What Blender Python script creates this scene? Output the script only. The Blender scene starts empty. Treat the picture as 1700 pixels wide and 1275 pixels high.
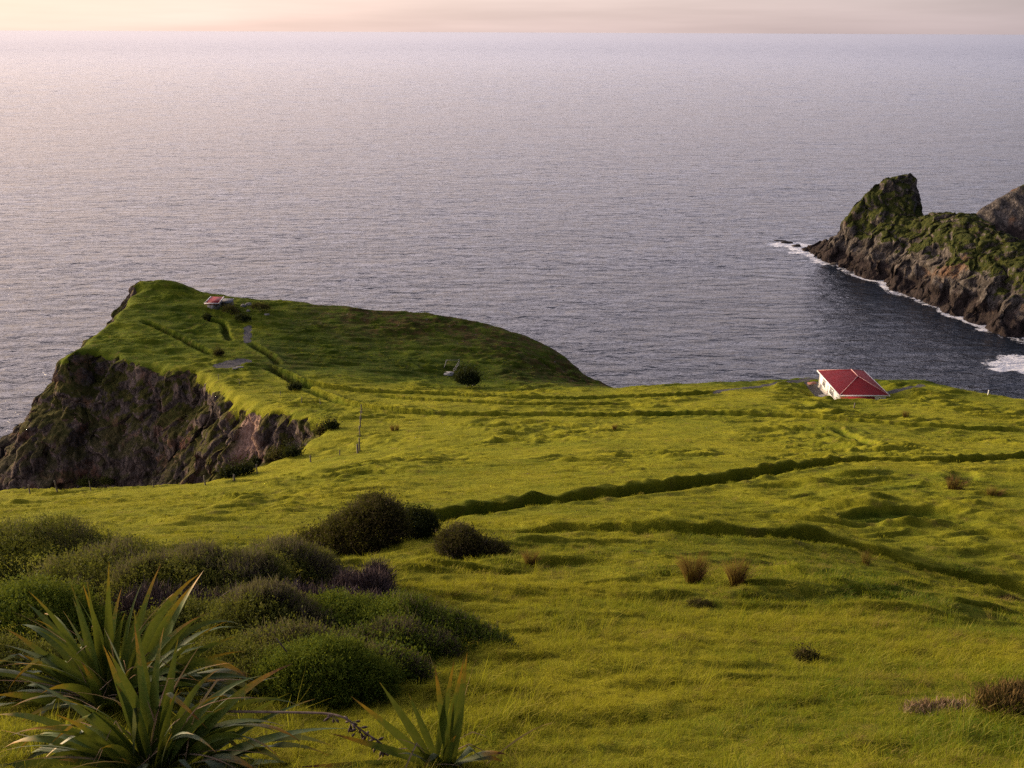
import bpy, bmesh, math, random
import numpy as np
from mathutils import Vector, Matrix

# ------------------------------------------------------------------ camera
scn = bpy.context.scene
col = scn.collection
CAM_Z = 87.0                       # eye above the sea, metres
FPX, CX, CY = 1472.0, 850.0, 637.5 # focal length and centre in photo pixels (1700 x 1275)
PITCH = math.atan((CY - 52.0) / FPX)
ROLL = math.radians(0.235)
f_ = np.array([0, math.cos(PITCH), -math.sin(PITCH)])
u0 = np.array([0, math.sin(PITCH), math.cos(PITCH)])
r0 = np.array([1.0, 0, 0])
r_ = math.cos(ROLL) * r0 + math.sin(ROLL) * u0
u_ = -math.sin(ROLL) * r0 + math.cos(ROLL) * u0
EYE = np.array([0, 0, CAM_Z])
cd = bpy.data.cameras.new('camera')
cam = bpy.data.objects.new('camera', cd)
col.objects.link(cam)
cd.sensor_width = 36.0
cd.lens = 36.0 * FPX / 1700.0
cd.clip_start = 0.1
cd.clip_end = 200000.0
R3 = Matrix(((r_[0], u_[0], -f_[0]), (r_[1], u_[1], -f_[1]), (r_[2], u_[2], -f_[2])))
cam.matrix_world = Matrix.Translation(Vector(EYE)) @ R3.to_4x4()
scn.camera = cam

# ------------------------------------------------------------------ light
SUN_AZ = math.radians(-62)         # left of the view axis (+Y)
SUN_EL = math.radians(7.5)
sun_dir = Vector((math.sin(SUN_AZ) * math.cos(SUN_EL), math.cos(SUN_AZ) * math.cos(SUN_EL), math.sin(SUN_EL)))
sd = bpy.data.lights.new('sun', 'SUN')
sun = bpy.data.objects.new('sun', sd)
col.objects.link(sun)
sd.energy = 5.0
sd.angle = math.radians(20)
sd.color = (1.0, 0.76, 0.46)
sun.rotation_euler = (-sun_dir).to_track_quat('-Z', 'Y').to_euler()

scn.view_settings.view_transform = 'Standard'
scn.view_settings.look = 'None'
scn.view_settings.gamma = 1.0
scn.view_settings.use_curve_mapping = False
scn.view_settings.exposure = 0.68
scn.cycles.max_bounces = 6
scn.cycles.diffuse_bounces = 2
scn.cycles.glossy_bounces = 3
scn.cycles.transmission_bounces = 3
scn.cycles.transparent_max_bounces = 6
scn.cycles.caustics_reflective = False
scn.cycles.caustics_refractive = False
scn.cycles.use_denoising = False

world = bpy.data.worlds.new('World')
scn.world = world
world.use_nodes = True
wt = world.node_tree
wt.nodes.clear()
def wn(t, **k):
    n = wt.nodes.new(t)
    for a, b in k.items(): setattr(n, a, b)
    return n
sky = wn('ShaderNodeTexSky', sky_type='NISHITA')
sky.sun_disc = False
sky.sun_elevation = SUN_EL
sky.sun_rotation = SUN_AZ
sky.air_density = 1.0
sky.dust_density = 1.6
sky.ozone_density = 2.0
# a thin high veil of cloud evens out the clear sky: warm towards the sun, mauve grey away from it
geo = wn('ShaderNodeTexCoord')
dot = wn('ShaderNodeVectorMath', operation='DOT_PRODUCT')
dot.inputs[1].default_value = (math.sin(SUN_AZ), math.cos(SUN_AZ), 0.0)
wt.links.new(geo.outputs['Generated'], dot.inputs[0])
ramp = wn('ShaderNodeValToRGB')
el = ramp.color_ramp.elements
el[0].position = 0.0; el[0].color = (0.06, 0.068, 0.09, 1)
el[1].position = 1.0; el[1].color = (1.42, 1.06, 0.86, 1)
for p, c in ((0.28, (0.07, 0.078, 0.10)), (0.42, (0.40, 0.36, 0.385)), (0.50, (0.68, 0.585, 0.59)), (0.735, (1.04, 0.845, 0.785)), (0.925, (1.34, 1.02, 0.86))):
    e = el.new(p); e.color = (*c, 1)
hm = wn('ShaderNodeMapRange')
hm.inputs[1].default_value = -1.0; hm.inputs[2].default_value = 1.0
wt.links.new(dot.outputs['Value'], hm.inputs[0]); wt.links.new(hm.outputs[0], ramp.inputs[0])
# streaky layers of thin cloud low over the sea
mp = wn('ShaderNodeMapping'); mp.inputs['Scale'].default_value = (1.6, 1.6, 26.0)
wt.links.new(geo.outputs['Generated'], mp.inputs['Vector'])
nz = wn('ShaderNodeTexNoise'); nz.inputs['Scale'].default_value = 1.6; nz.inputs['Detail'].default_value = 5
wt.links.new(mp.outputs[0], nz.inputs['Vector'])
nr = wn('ShaderNodeMapRange')
nr.inputs[1].default_value = 0.35; nr.inputs[2].default_value = 0.7
nr.inputs[3].default_value = 0.86; nr.inputs[4].default_value = 1.1
wt.links.new(nz.outputs['Fac'], nr.inputs[0])
# the veil is brightest well above the sea and thins overhead
sep = wn('ShaderNodeSeparateXYZ'); wt.links.new(geo.outputs['Generated'], sep.inputs[0])
er = wn('ShaderNodeValToRGB')
ee = er.color_ramp.elements
ee[0].position = 0.0; ee[0].color = (0.235, 0.222, 0.225, 1)
ee[1].position = 1.0; ee[1].color = (0.07, 0.078, 0.10, 1)
for p, v in ((0.05, (.28, .275, .275)), (0.16, (.46, .485, .56)), (0.36, (.96, 1.02, 1.20)), (0.6, (.30, .35, .46)), (0.82, (.10, .11, .14))):
    e = ee.new(p); e.color = (*v, 1)
wt.links.new(sep.outputs['Z'], er.inputs[0])
mm = wn('ShaderNodeVectorMath', operation='MULTIPLY')
wt.links.new(ramp.outputs['Color'], mm.inputs[0]); wt.links.new(er.outputs[0], mm.inputs[1])
vs = wn('ShaderNodeVectorMath', operation='SCALE')
wt.links.new(mm.outputs[0], vs.inputs[0]); wt.links.new(nr.outputs[0], vs.inputs['Scale'])
b1 = wn('ShaderNodeBackground'); b1.inputs['Strength'].default_value = 0.016
wt.links.new(sky.outputs[0], b1.inputs['Color'])
b2 = wn('ShaderNodeBackground'); b2.inputs['Strength'].default_value = 2.05
wt.links.new(vs.outputs[0], b2.inputs['Color'])
ad = wn('ShaderNodeAddShader')
wt.links.new(b1.outputs[0], ad.inputs[0]); wt.links.new(b2.outputs[0], ad.inputs[1])
wo = wn('ShaderNodeOutputWorld')
wt.links.new(ad.outputs[0], wo.inputs['Surface'])

# ------------------------------------------------------------------ helpers
rng = np.random.default_rng(11)
random.seed(5)

def ray(px, py):
    d = f_ + ((px - CX) / FPX) * r_ - ((py - CY) / FPX) * u_
    return d / d[1]                                   # per metre of forward distance Y
def at_y(px, py, Y):                                  # point on the sight line at forward distance Y
    return EYE + ray(px, py) * Y
def at_z(px, py, z):
    d = ray(px, py)
    return EYE + d * ((z - CAM_Z) / d[2])

_p = np.random.default_rng(3).permutation(256)
_p = np.concatenate([_p, _p, _p])
_g2 = np.stack([np.cos(np.arange(256) * 2.399963), np.sin(np.arange(256) * 2.399963)], 1)
def pn(x, y, s=0):                                    # 2-D gradient noise, about -0.7..0.7
    x = np.asarray(x, float) + s * 17.31; y = np.asarray(y, float) + s * 7.77
    xi = np.floor(x).astype(np.int64); yi = np.floor(y).astype(np.int64)
    fx = x - xi; fy = y - yi
    u = fx * fx * fx * (fx * (fx * 6 - 15) + 10); v = fy * fy * fy * (fy * (fy * 6 - 15) + 10)
    X = xi & 255; Yy = yi & 255
    def g(ix, iy, dx, dy):
        h = _p[_p[ix & 255] + (iy & 255)]
        return _g2[h, 0] * dx + _g2[h, 1] * dy
    a = g(X, Yy, fx, fy); b = g(X + 1, Yy, fx - 1, fy)
    c = g(X, Yy + 1, fx, fy - 1); d = g(X + 1, Yy + 1, fx - 1, fy - 1)
    return (a + u * (b - a)) + v * ((c + u * (d - c)) - (a + u * (b - a)))
_g3 = np.random.default_rng(8).normal(size=(256, 3)); _g3 /= np.linalg.norm(_g3, axis=1)[:, None]
def pn3(x, y, z, s=0):
    x = np.asarray(x, float) + s * 13.7; y = np.asarray(y, float) + s * 5.3; z = np.asarray(z, float)
    xi = np.floor(x).astype(np.int64); yi = np.floor(y).astype(np.int64); zi = np.floor(z).astype(np.int64)
    fx, fy, fz = x - xi, y - yi, z - zi
    sm = lambda t: t * t * (3 - 2 * t)
    u, v, w = sm(fx), sm(fy), sm(fz)
    r = 0
    for i in (0, 1):
        for j in (0, 1):
            for k in (0, 1):
                h = _p[_p[_p[(xi + i) & 255] + ((yi + j) & 255)] + ((zi + k) & 255)]
                d = _g3[h, 0] * (fx - i) + _g3[h, 1] * (fy - j) + _g3[h, 2] * (fz - k)
                r = r + d * (u if i else 1 - u) * (v if j else 1 - v) * (w if k else 1 - w)
    return r
def fbm(x, y, o=4, s=0):
    r = 0; a = 1.0; k = 1.0
    for i in range(o):
        r = r + a * pn(x * k, y * k, s + i); a *= 0.5; k *= 2.03
    return r
def worley(x, y, z, s=0):                             # value of the nearest random cell, and how deep inside it
    x, y, z = (np.asarray(q, float) for q in (x, y, z))
    xi, yi, zi = (np.floor(q).astype(np.int64) for q in (x, y, z))
    f1 = np.full(x.shape, 9.0); f2 = f1.copy(); val = np.zeros(x.shape)
    for i in (-1, 0, 1):
        for j in (-1, 0, 1):
            for k in (-1, 0, 1):
                h = _p[_p[_p[(xi + i + s) & 255] + ((yi + j) & 255)] + ((zi + k) & 255)]
                dx = xi + i + _g3[h, 0] * .45 + .5 - x; dy = yi + j + _g3[h, 1] * .45 + .5 - y; dz = zi + k + _g3[h, 2] * .45 + .5 - z
                d = dx * dx + dy * dy + dz * dz
                n_ = d < f1
                f2 = np.where(n_, f1, np.minimum(f2, d)); val = np.where(n_, h / 255.0, val); f1 = np.where(n_, d, f1)
    return val, np.sqrt(f2) - np.sqrt(f1)
def sstep(a, b, x):
    t = np.clip((x - a) / (b - a), 0, 1)
    return t * t * (3 - 2 * t)

class TPS:                                            # smooth surface through scattered points
    def __init__(s, P, Z, kern='tps', lam=0.0):
        s.P = np.asarray(P, float) / 50.0; s.k = kern
        n = len(s.P)
        K = s._k(np.linalg.norm(s.P[:, None] - s.P[None], axis=2)) + lam * np.eye(n)
        Q = np.hstack([np.ones((n, 1)), s.P])
        A = np.vstack([np.hstack([K, Q]), np.hstack([Q.T, np.zeros((3, 3))])])
        s.w = np.linalg.solve(A, np.concatenate([Z, np.zeros(3)]))
    def _k(s, r):
        if s.k == 'lin': return r
        return np.where(r > 1e-9, r * r * np.log(np.maximum(r, 1e-9)), 0.0)
    def __call__(s, x, y):
        x = np.asarray(x, float) / 50.0; y = np.asarray(y, float) / 50.0
        n = len(s.P)
        z = s.w[n] + s.w[n + 1] * x + s.w[n + 2] * y
        for i in range(n):
            r2 = (x - s.P[i, 0]) ** 2 + (y - s.P[i, 1]) ** 2
            if s.k == 'lin': z = z + s.w[i] * np.sqrt(r2)
            else: z = z + s.w[i] * 0.5 * r2 * np.log(np.maximum(r2, 1e-18))
        return z

def seg_dist(x, y, pl):                               # distance to a polyline, signed side, arc position
    best = np.full(np.shape(x), 1e9); side = np.zeros(np.shape(x)); arc = np.zeros(np.shape(x)); L = 0
    for (ax, ay), (bx, by) in zip(pl[:-1], pl[1:]):
        dx, dy = bx - ax, by - ay; l2 = dx * dx + dy * dy
        t = np.clip(((x - ax) * dx + (y - ay) * dy) / l2, 0, 1)
        d = np.hypot(x - ax - t * dx, y - ay - t * dy)
        m = d < best
        best = np.where(m, d, best)
        side = np.where(m, np.sign(dx * (y - ay) - dy * (x - ax)), side)
        arc = np.where(m, L + t * math.sqrt(l2), arc)
        L += math.sqrt(l2)
    return best, side, arc
def poly_sdf(x, y, poly):                             # > 0 outside
    pl = list(poly) + [poly[0]]
    d, _, _ = seg_dist(x, y, pl)
    inside = np.zeros(np.shape(x), bool)
    for (ax, ay), (bx, by) in zip(pl[:-1], pl[1:]):
        if ay == by: continue
        c = ((ay > y) != (by > y)) & (x < (bx - ax) * (y - ay) / (by - ay) + ax)
        inside ^= c
    return np.where(inside, -d, d)

def smooth_line(pts, n=6):                            # Catmull-Rom through the points
    P = [np.array(p, float) for p in pts]
    P = [2 * P[0] - P[1]] + P + [2 * P[-1] - P[-2]]
    out = []
    for i in range(1, len(P) - 2):
        for k in range(n):
            t = k / n
            out.append(0.5 * ((2 * P[i]) + (P[i + 1] - P[i - 1]) * t + (2 * P[i - 1] - 5 * P[i] + 4 * P[i + 1] - P[i + 2]) * t * t
                              + (3 * P[i] - P[i - 1] - 3 * P[i + 1] + P[i + 2]) * t ** 3))
    out.append(P[-2])
    return [tuple(o) for o in out]

def make_mesh(name, V, F, mat=None, attrs=None, smooth=True, parent=None, link=True):
    """V (n,3); F list of index arrays (each (k,3) or (k,4)); attrs name -> (n,) floats"""
    me = bpy.data.meshes.new(name)
    V = np.asarray(V, np.float32)
    if not isinstance(F, list): F = [F]
    F = [np.asarray(a, np.int32) for a in F if len(a)]
    tot = np.concatenate([np.full(len(a), a.shape[1], np.int32) for a in F])
    idx = np.concatenate([a.ravel() for a in F])
    me.vertices.add(len(V)); me.vertices.foreach_set('co', V.ravel())
    me.loops.add(len(idx)); me.loops.foreach_set('vertex_index', idx)
    me.polygons.add(len(tot))
    me.polygons.foreach_set('loop_start', np.concatenate([[0], np.cumsum(tot)[:-1]]).astype(np.int32))
    if smooth: me.polygons.foreach_set('use_smooth', np.ones(len(tot), bool))
    me.update(calc_edges=True)
    for k, v in (attrs or {}).items():
        a = me.attributes.new(k, 'FLOAT', 'POINT'); a.data.foreach_set('value', np.asarray(v, np.float32).ravel())
    ms = mat if isinstance(mat, (list, tuple)) else [mat]
    for m in ms:
        if m: me.materials.append(m)
    o = bpy.data.objects.new(name, me)
    if link: col.objects.link(o)
    if parent is not None: o.parent = parent
    return o
def grid_faces(nr, nc):
    i = np.arange((nr - 1) * nc).reshape(nr - 1, nc)[:, :-1].ravel()
    return np.stack([i, i + 1, i + nc + 1, i + nc], 1)
def tag(o, label=None, cat=None, group=None, kind=None):
    if label: o['label'] = label
    if cat: o['category'] = cat
    if group: o['group'] = group
    if kind: o['kind'] = kind
    return o
def empty(name, loc, rz=0):
    o = bpy.data.objects.new(name, None); col.objects.link(o)
    o.location = loc; o.rotation_euler = (0, 0, rz); o.empty_display_size = 0.3
    return o

# ------------------------------------------------------------------ materials
class NT:
    def __init__(s, name):
        s.m = bpy.data.materials.new(name); s.m.use_nodes = True
        s.t = s.m.node_tree; s.t.nodes.clear()
        s.out = s.n('ShaderNodeOutputMaterial')
    def n(s, t, **k):
        n = s.t.nodes.new(t)
        for a, b in k.items(): setattr(n, a, b)
        return n
    def l(s, a, b): s.t.links.new(a, b)
    def set(s, sock, v):
        if hasattr(v, 'links'): s.l(v, sock)
        else:
            if isinstance(v, tuple) and len(v) == 3 and sock.type == 'RGBA': v = (*v, 1)
            sock.default_value = v
    def attr(s, name, inst=False):
        n = s.n('ShaderNodeAttribute', attribute_name=name)
        if inst: n.attribute_type = 'INSTANCER'
        return n.outputs['Fac']
    def coord(s, scale=(1, 1, 1), rot=(0, 0, 0), what='Object'):
        c = s.n('ShaderNodeTexCoord'); m = s.n('ShaderNodeMapping')
        m.inputs['Scale'].default_value = scale; m.inputs['Rotation'].default_value = rot
        s.l(c.outputs[what], m.inputs['Vector']); return m.outputs[0]
    def noise(s, scale, detail=4, rough=0.5, vec=None, dist=0.0):
        n = s.n('ShaderNodeTexNoise'); n.inputs['Scale'].default_value = scale
        n.inputs['Detail'].default_value = detail; n.inputs['Roughness'].default_value = rough
        n.inputs['Distortion'].default_value = dist
        s.l(vec if vec is not None else s.coord(), n.inputs['Vector']); return n.outputs['Fac']
    def voro(s, scale, vec=None, feature='F1', out='Distance'):
        n = s.n('ShaderNodeTexVoronoi', feature=feature); n.inputs['Scale'].default_value = scale
        s.l(vec if vec is not None else s.coord(), n.inputs['Vector']); return n.outputs[out]
    def rng(s, v, a, b, c=0.0, d=1.0):
        n = s.n('ShaderNodeMapRange'); s.l(v, n.inputs[0])
        for i, x in enumerate((a, b, c, d)): n.inputs[i + 1].default_value = x
        return n.outputs[0]
    def math(s, op, a, b=0.0):
        n = s.n('ShaderNodeMath', operation=op); s.set(n.inputs[0], a); s.set(n.inputs[1], b); return n.outputs[0]
    def mix(s, fac, a, b, blend='MIX'):
        n = s.n('ShaderNodeMix', data_type='RGBA', blend_type=blend)
        s.set(n.inputs['Factor'], fac); s.set(n.inputs[6], a); s.set(n.inputs[7], b); return n.outputs[2]
    def bump(s, h, strength, dist, normal=None):
        n = s.n('ShaderNodeBump'); n.inputs['Strength'].default_value = strength; n.inputs['Distance'].default_value = dist
        s.l(h, n.inputs['Height'])
        if normal is not None: s.l(normal, n.inputs['Normal'])
        return n.outputs[0]
    def bsdf(s, color, rough=0.8, normal=None, spec=0.3, trans=None, ior=1.45, metal=0.0):
        p = s.n('ShaderNodeBsdfPrincipled'); s.set(p.inputs['Base Color'], color)
        s.set(p.inputs['Roughness'], rough); s.set(p.inputs['Specular IOR Level'], spec)
        p.inputs['IOR'].default_value = ior; p.inputs['Metallic'].default_value = metal
        if normal is not None: s.l(normal, p.inputs['Normal'])
        res = p.outputs[0]
        if trans:
            fac, tc = trans
            t = s.n('ShaderNodeBsdfTranslucent'); s.set(t.inputs['Color'], tc)
            mx = s.n('ShaderNodeMixShader'); mx.inputs[0].default_value = fac
            s.l(res, mx.inputs[1]); s.l(t.outputs[0], mx.inputs[2]); res = mx.outputs[0]
        s.l(res, s.out.inputs['Surface']); return s.m
# ------------------------------------------------------------------ the land: a smooth surface through surveyed points
CP = []                                               # (x, y, z)
def cpY(px, py, Y): CP.append(tuple(at_y(px, py, Y)))
# the hillside below the viewer (photo column, row, forward metres)
for px in (-350, 0, 425, 850, 1275, 1700, 2050):
    for py, Y in ((1275, 5.6), (1150, 8.2), (1000, 15), (900, 28)):
        if px >= 1700 and py in (1000, 900): continue
        cpY(px, py, Y)
for q in ((1700, 1045, 17), (1700, 985, 29.5), (1700, 900, 35), (1640, 972, 29.8), (1570, 962, 30), (1510, 948, 30.3), (1450, 927, 30.6), (1390, 908, 30.8), (2050, 985, 29.5), (2050, 1050, 17), (2050, 900, 35), (1420, 985, 17.5)): cpY(*q)
CP += [(x, 0, CAM_Z - 1.7) for x in (-8, 0, 8)] + [(x, 2.4, CAM_Z - 3.45) for x in (-8, 0, 8)]
CP += [(x, -12, CAM_Z + 6) for x in (-40, 0, 40)]
for px, py, Y in ((850, 850, 40), (1275, 850, 40), (1700, 850, 40), (425, 855, 42), (0, 868, 46), (-300, 875, 46), (2050, 850, 40),
                  (850, 760, 75), (1275, 757, 76), (1700, 765, 74), (550, 780, 72), (300, 815, 68), (0, 835, 66), (-300, 845, 66), (2050, 770, 74)):
    cpY(px, py, Y)
# near rim of the inlet and the far rim on the promontory
rim_near = [(-330, 822, 82), (-120, 816, 84), (0, 812, 85), (100, 806, 87), (200, 806, 88), (340, 799, 91), (440, 766, 98), (495, 746, 104), (535, 712, 113), (533, 697, 119)]
rim_far = [(469, 676, 128), (416, 671, 132), (381, 652, 140), (345, 626, 151), (318, 613, 156), (247, 604, 160), (205, 596, 162), (165, 577, 168), (132, 580, 166), (112, 592, 162)]
rim_sea = [(122, 580, 167), (150, 560, 175), (190, 525, 186), (222, 492, 198), (233, 478, 203), (229, 466, 205), (262, 460.5, 206.5), (290, 465, 207.5), (335, 481, 208),
           (380, 490, 209), (480, 496, 208), (600, 509, 205), (720, 519, 202), (800, 534, 199), (860, 549, 196), (910, 573, 191), (950, 599, 187), (975, 622, 183), (1003, 644, 178)]
rim_east = [(1012, 650, 165), (1020, 643, 155), (1100, 637, 156), (1200, 632, 157), (1345, 622, 160), (1450, 627, 160), (1540, 630, 160), (1590, 642, 155), (1640, 654, 150), (1700, 662, 145), (1900, 690, 136), (2200, 720, 130)]
for q in rim_near[1:] + rim_far + rim_sea[1:-1] + rim_east[1:]: cpY(*q)
for px, py, Y in ((350, 505, 197), (410, 560, 178), (380, 603, 161), (490, 640, 147), (600, 620, 158), (700, 600, 171), (770, 640, 157),
                  (850, 600, 176), (760, 575, 182), (600, 560, 185), (480, 530, 194), (900, 630, 165), (300, 540, 184), (200, 560, 174), (970, 640, 163),
                  (590, 690, 122), (720, 690, 121), (850, 690, 121), (1000, 690, 121), (1200, 690, 120), (1350, 690, 120), (1500, 697, 118), (1700, 715, 113), (1900, 740, 106),
                  (1100, 660, 138), (850, 655, 142), (700, 655, 142), (560, 660, 138), (1250, 655, 139), (1420, 670, 135), (1520, 664, 138),
                  (1345, 640, 153), (1250, 645, 149), (1420, 670, 135), (1600, 672, 133)):
    cpY(px, py, Y)
_seen = {}
for c in CP: _seen[(round(c[0], 1), round(c[1], 1))] = c
CP = np.array(list(_seen.values()))
base_z = TPS(CP[:, :2], CP[:, 2], lam=2e-4)
LAND = [tuple(at_y(*q)[:2]) for q in rim_near + rim_far + rim_sea[1:] + rim_east]
LAND += [(190, 60), (190, -60), (-190, -60), (-190, 60), (-75, 74)]

HX0, HX1, HY0, HY1, HFLOOR = 57.5, 65.4, 143.3, 154.7, 25.3     # the house
def ground0(x, y):                                    # land without small relief, cliffs included
    z = base_z(x, y)
    w = 1 - sstep(1.0, 4.5, np.hypot(np.maximum(np.abs(x - 61.5) - 5.6, 0), np.maximum(np.abs(y - 150) - 7.2, 0)))
    z = z * (1 - w) + (HFLOOR - 0.15) * w
    return z
def hit0(px, py, lo=3.0, hi=240.0, fn=None):          # where a sight line meets the land
    fn = fn or ground0
    Y = np.linspace(lo, hi, 2400)
    d = ray(px, py)
    P = EYE[None] + d[None] * Y[:, None]
    dz = P[:, 2] - fn(P[:, 0], P[:, 1])
    k = int(np.argmax(dz < 0)) if (dz < 0).any() else len(Y) - 1
    a = max(k - 1, 0)
    t = dz[a] / (dz[a] - dz[k]) if dz[a] != dz[k] else 0
    return P[a] + (P[k] - P[a]) * t

# sunken tracks worn across the slope: (photo line, depth, half width, roughness of the edge)
TR = [
    ([(690, 872), (740, 862), (800, 853), (880, 842), (980, 830), (1060, 818), (1130, 808), (1210, 796), (1300, 782), (1390, 770), (1450, 767), (1560, 768), (1650, 764), (1740, 758), (1850, 750)], 1.2, 0.85),
    ([(800, 890), (870, 888), (950, 886), (1040, 886), (1150, 888), (1250, 892), (1320, 898), (1390, 908), (1450, 927), (1510, 948), (1570, 962), (1640, 972), (1710, 985), (1800, 1000)], 1.4, 0.8),
    ([(440, 607), (470, 622), (500, 640), (530, 655), (565, 668), (620, 679), (700, 687), (780, 690), (880, 690), (980, 692), (1080, 690), (1160, 688), (1250, 690), (1330, 693), (1400, 698), (1480, 704), (1560, 710), (1640, 715), (1720, 719)], 1.4, 0.9),
    ([(478, 628), (520, 640), (580, 648), (640, 652), (720, 655), (800, 659), (900, 662), (1000, 661), (1080, 660), (1150, 655), (1200, 650)], 1.25, 0.8),
    ([(620, 655), (700, 664), (780, 668), (860, 672), (960, 672), (1060, 670)], 0.9, 0.6),
    ([(1385, 712), (1400, 722), (1425, 732), (1455, 742)], 0.7, 0.45),
    ([(1590, 806), (1600, 790), (1597, 778)], 0.5, 0.6),
    ([(1350, 850), (1400, 858), (1460, 852), (1530, 848), (1600, 852), (1650, 862)], 0.5, 0.9),
    ([(230, 530), (270, 548), (300, 562), (330, 578), (360, 590)], 0.8, 0.5),
    ([(350, 515), (345, 530), (370, 538), (376, 555), (385, 568)], 0.8, 0.45),
    ([(410, 567), (430, 580), (450, 592), (465, 608)], 0.8, 0.5),
]
TRACKS = [(smooth_line([tuple(hit0(*p)[:2]) for p in pts], 5), d, w) for pts, d, w in TR]
PADS = [([(372, 607), (386, 603), (400, 601)], 2.0), ([(411, 543), (411, 556), (411, 567)], 0.75),
        ([(1356, 626), (1330, 632), (1290, 637), (1240, 643), (1190, 650)], 0.65), ([(1474, 650), (1500, 646), (1530, 640)], 0.6)]
PADS = [([tuple(hit0(*p)[:2]) for p in pts], w) for pts, w in PADS]

def lump(x, y, L, s, skew=1.7, ax=0.45):              # matted grass hummock: steep towards the viewer, long behind
    n0 = pn(x / L * ax, y / L, s)
    return pn(x / L * ax, (y + skew * L * n0) / L, s)
def relief(x, y):
    """everything smaller than the survey: returns dz, rock, lush, bare, s"""
    r = np.hypot(x, y)
    sd_ = poly_sdf(x, y, LAND)
    sd_ = sd_ + 1.6 * pn(x / 7, y / 7, 21) + 0.7 * pn(x / 2.5, y / 2.5, 22)
    prom = sstep(150, 166, y) * sstep(60, 35, x)      # out on the promontory
    inland = sstep(0.5, -3.0, sd_)
    near = sstep(5, 20, r)
    amp = inland * (0.45 + 0.55 * near)
    wx = x + 1.2 * pn(x / 6, y / 6, 40); wy = y + 1.2 * pn(x / 6, y / 6, 41)
    h = 0.55 * pn(wx / 13, wy / 10, 1) + 0.30 * lump(wx, wy, 5.0, 2)
    patch = sstep(-0.25, 0.35, pn(x / 17, y / 17, 30))
    l1 = lump(wx, wy, 2.3, 3); l2 = lump(wx, wy, 1.05, 4)
    far = sstep(40, 110, r)
    h = h + (0.62 + 0.30 * far) * (0.35 + 1.0 * patch) * np.maximum(l1, -0.12) + (0.30 + 0.14 * far) * (0.4 + 0.9 * patch) * np.maximum(l2, -0.15)
    l3 = lump(x, y, .55, 7)
    h = h + (.10 + .06 * far) * (.5 + .8 * patch) * np.maximum(l3, -.2) + 0.03 * pn(x / 0.3, y / 0.3, 6)
    # terracettes on the promontory and near its neck
    h = h + prom * (0.55 * lump(wx, wy, 4.2, 8, 0.8, 0.35) + 0.35 * lump(wx, wy, 2.0, 9, 0.8, 0.4))
    h = h * amp + (1 - near) * inland * (.10 * lump(wx, wy, .8, 14) + .07 * pn(x / .45, y / .45, 15))
    lush_shade = 0.5 + 0.55 * pn(x / 14, y / 14, 31) + 0.4 * pn(x / 3.5, y / 3.5, 32) - 0.35 * l1  # hummock tops painted yellower and hollows greener, as sun and shade fall
    lush_shade = lush_shade + 0.10 * sstep(34, 12, r) + 0.65 * pn(x / 4.5, y / 2.6, 34) * sstep(42, 15, r) + 1.25 * sstep(144, 166, y) * (.62 + .38 * sstep(-62, -34, x)) - 0.12 * sstep(30, 80, r)  # beyond the neck, the promontory's shade is put into the grass colour
    tr = np.zeros(np.shape(x))
    bare = np.zeros(np.shape(x))
    for i, (pl, dep, hw) in enumerate(TRACKS):
        a = np.array(pl); m = (x > a[:, 0].min() - 5) & (x < a[:, 0].max() + 5) & (y > a[:, 1].min() - 5) & (y < a[:, 1].max() + 5)
        if not m.any(): continue
        xm, ym = x[m], y[m]
        d, sdn, arc = seg_dist(xm, ym, pl)
        Lt = float(np.sum(np.hypot(*np.diff(a, axis=0).T)))
        e = sstep(0, 5, arc) * sstep(0, 5, Lt - arc)
        wob = 0.30 * pn(arc / 2.6, sdn * 3.0, 50 + i) + 0.20 * pn(xm / 0.9, ym / 0.9, 60 + i)
        var = 0.95 + 0.35 * pn(arc / 9, 0 * arc, 70 + i)
        h[m] *= 1 - .75 * np.exp(-(d / (2.2 + hw)) ** 2) * e * sstep(.45, .7, dep)
        cut = sstep(hw + 0.32 + wob, hw + wob, d) * e
        tr[m] = np.maximum(tr[m], cut)
        lip = np.exp(-((d - hw - 0.75) / 0.45) ** 2) * 0.16 * e * (1 + 1.5 * pn(xm / 1.1, ym / 1.1, 80 + i))
        up = np.where(sdn > 0, 1.0, 0.0) * sstep(.55, .75, dep)                   # spoil heaped on the downhill side
        berm = up * np.exp(-(np.maximum(d - hw - .45, 0) / 1.5) ** 2) * sstep(hw - .1 + wob, hw + .45 + wob, d) * (.40 + .35 * pn(xm / 2.4, ym / 2.4, 95 + i) + .2 * pn(xm / .8, ym / .8, 97 + i))
        h[m] += -1.2 * dep * var * cut + lip + (0.72 if i == 0 else 0.5) * dep * berm * e
        lush_shade[m] += 0.95 * cut  # trench shade painted in as deeper green grass
    for pl, hw in PADS:
        d, _, _ = seg_dist(x, y, pl)
        k = sstep(hw + 0.35, hw - 0.3, d + 0.5 * pn(x / 1.1, y / 1.1, 90))
        bare = np.maximum(bare, k)
        h = h * (1 - 0.8 * k)
    plat = 1 - sstep(0.3, 1.6, np.hypot(np.maximum(np.abs(x - 61.5) - 5.2, 0), np.maximum(np.abs(y - 149.5) - 6.8, 0)))
    bare = np.maximum(bare, plat * 0.9); h = h * (1 - plat)
    # cliffs: the land drops away beyond its rim
    steep = np.where(y > 175, 1.5, 1.75 - 0.45 * sstep(-62, -82, x)) + 0.5 * pn(x / 11, y / 11, 23)
    w = 0.45
    g = steep * w * np.logaddexp(0, (sd_ + 0.1) / w)
    ledge = 1.1 * np.sin(g / 2.6 + 3.0 * pn(x / 9, y / 9, 24))
    g = g + sstep(1.5, 6, g) * ledge * 0.8
    h = h - np.minimum(g, 70)
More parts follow.
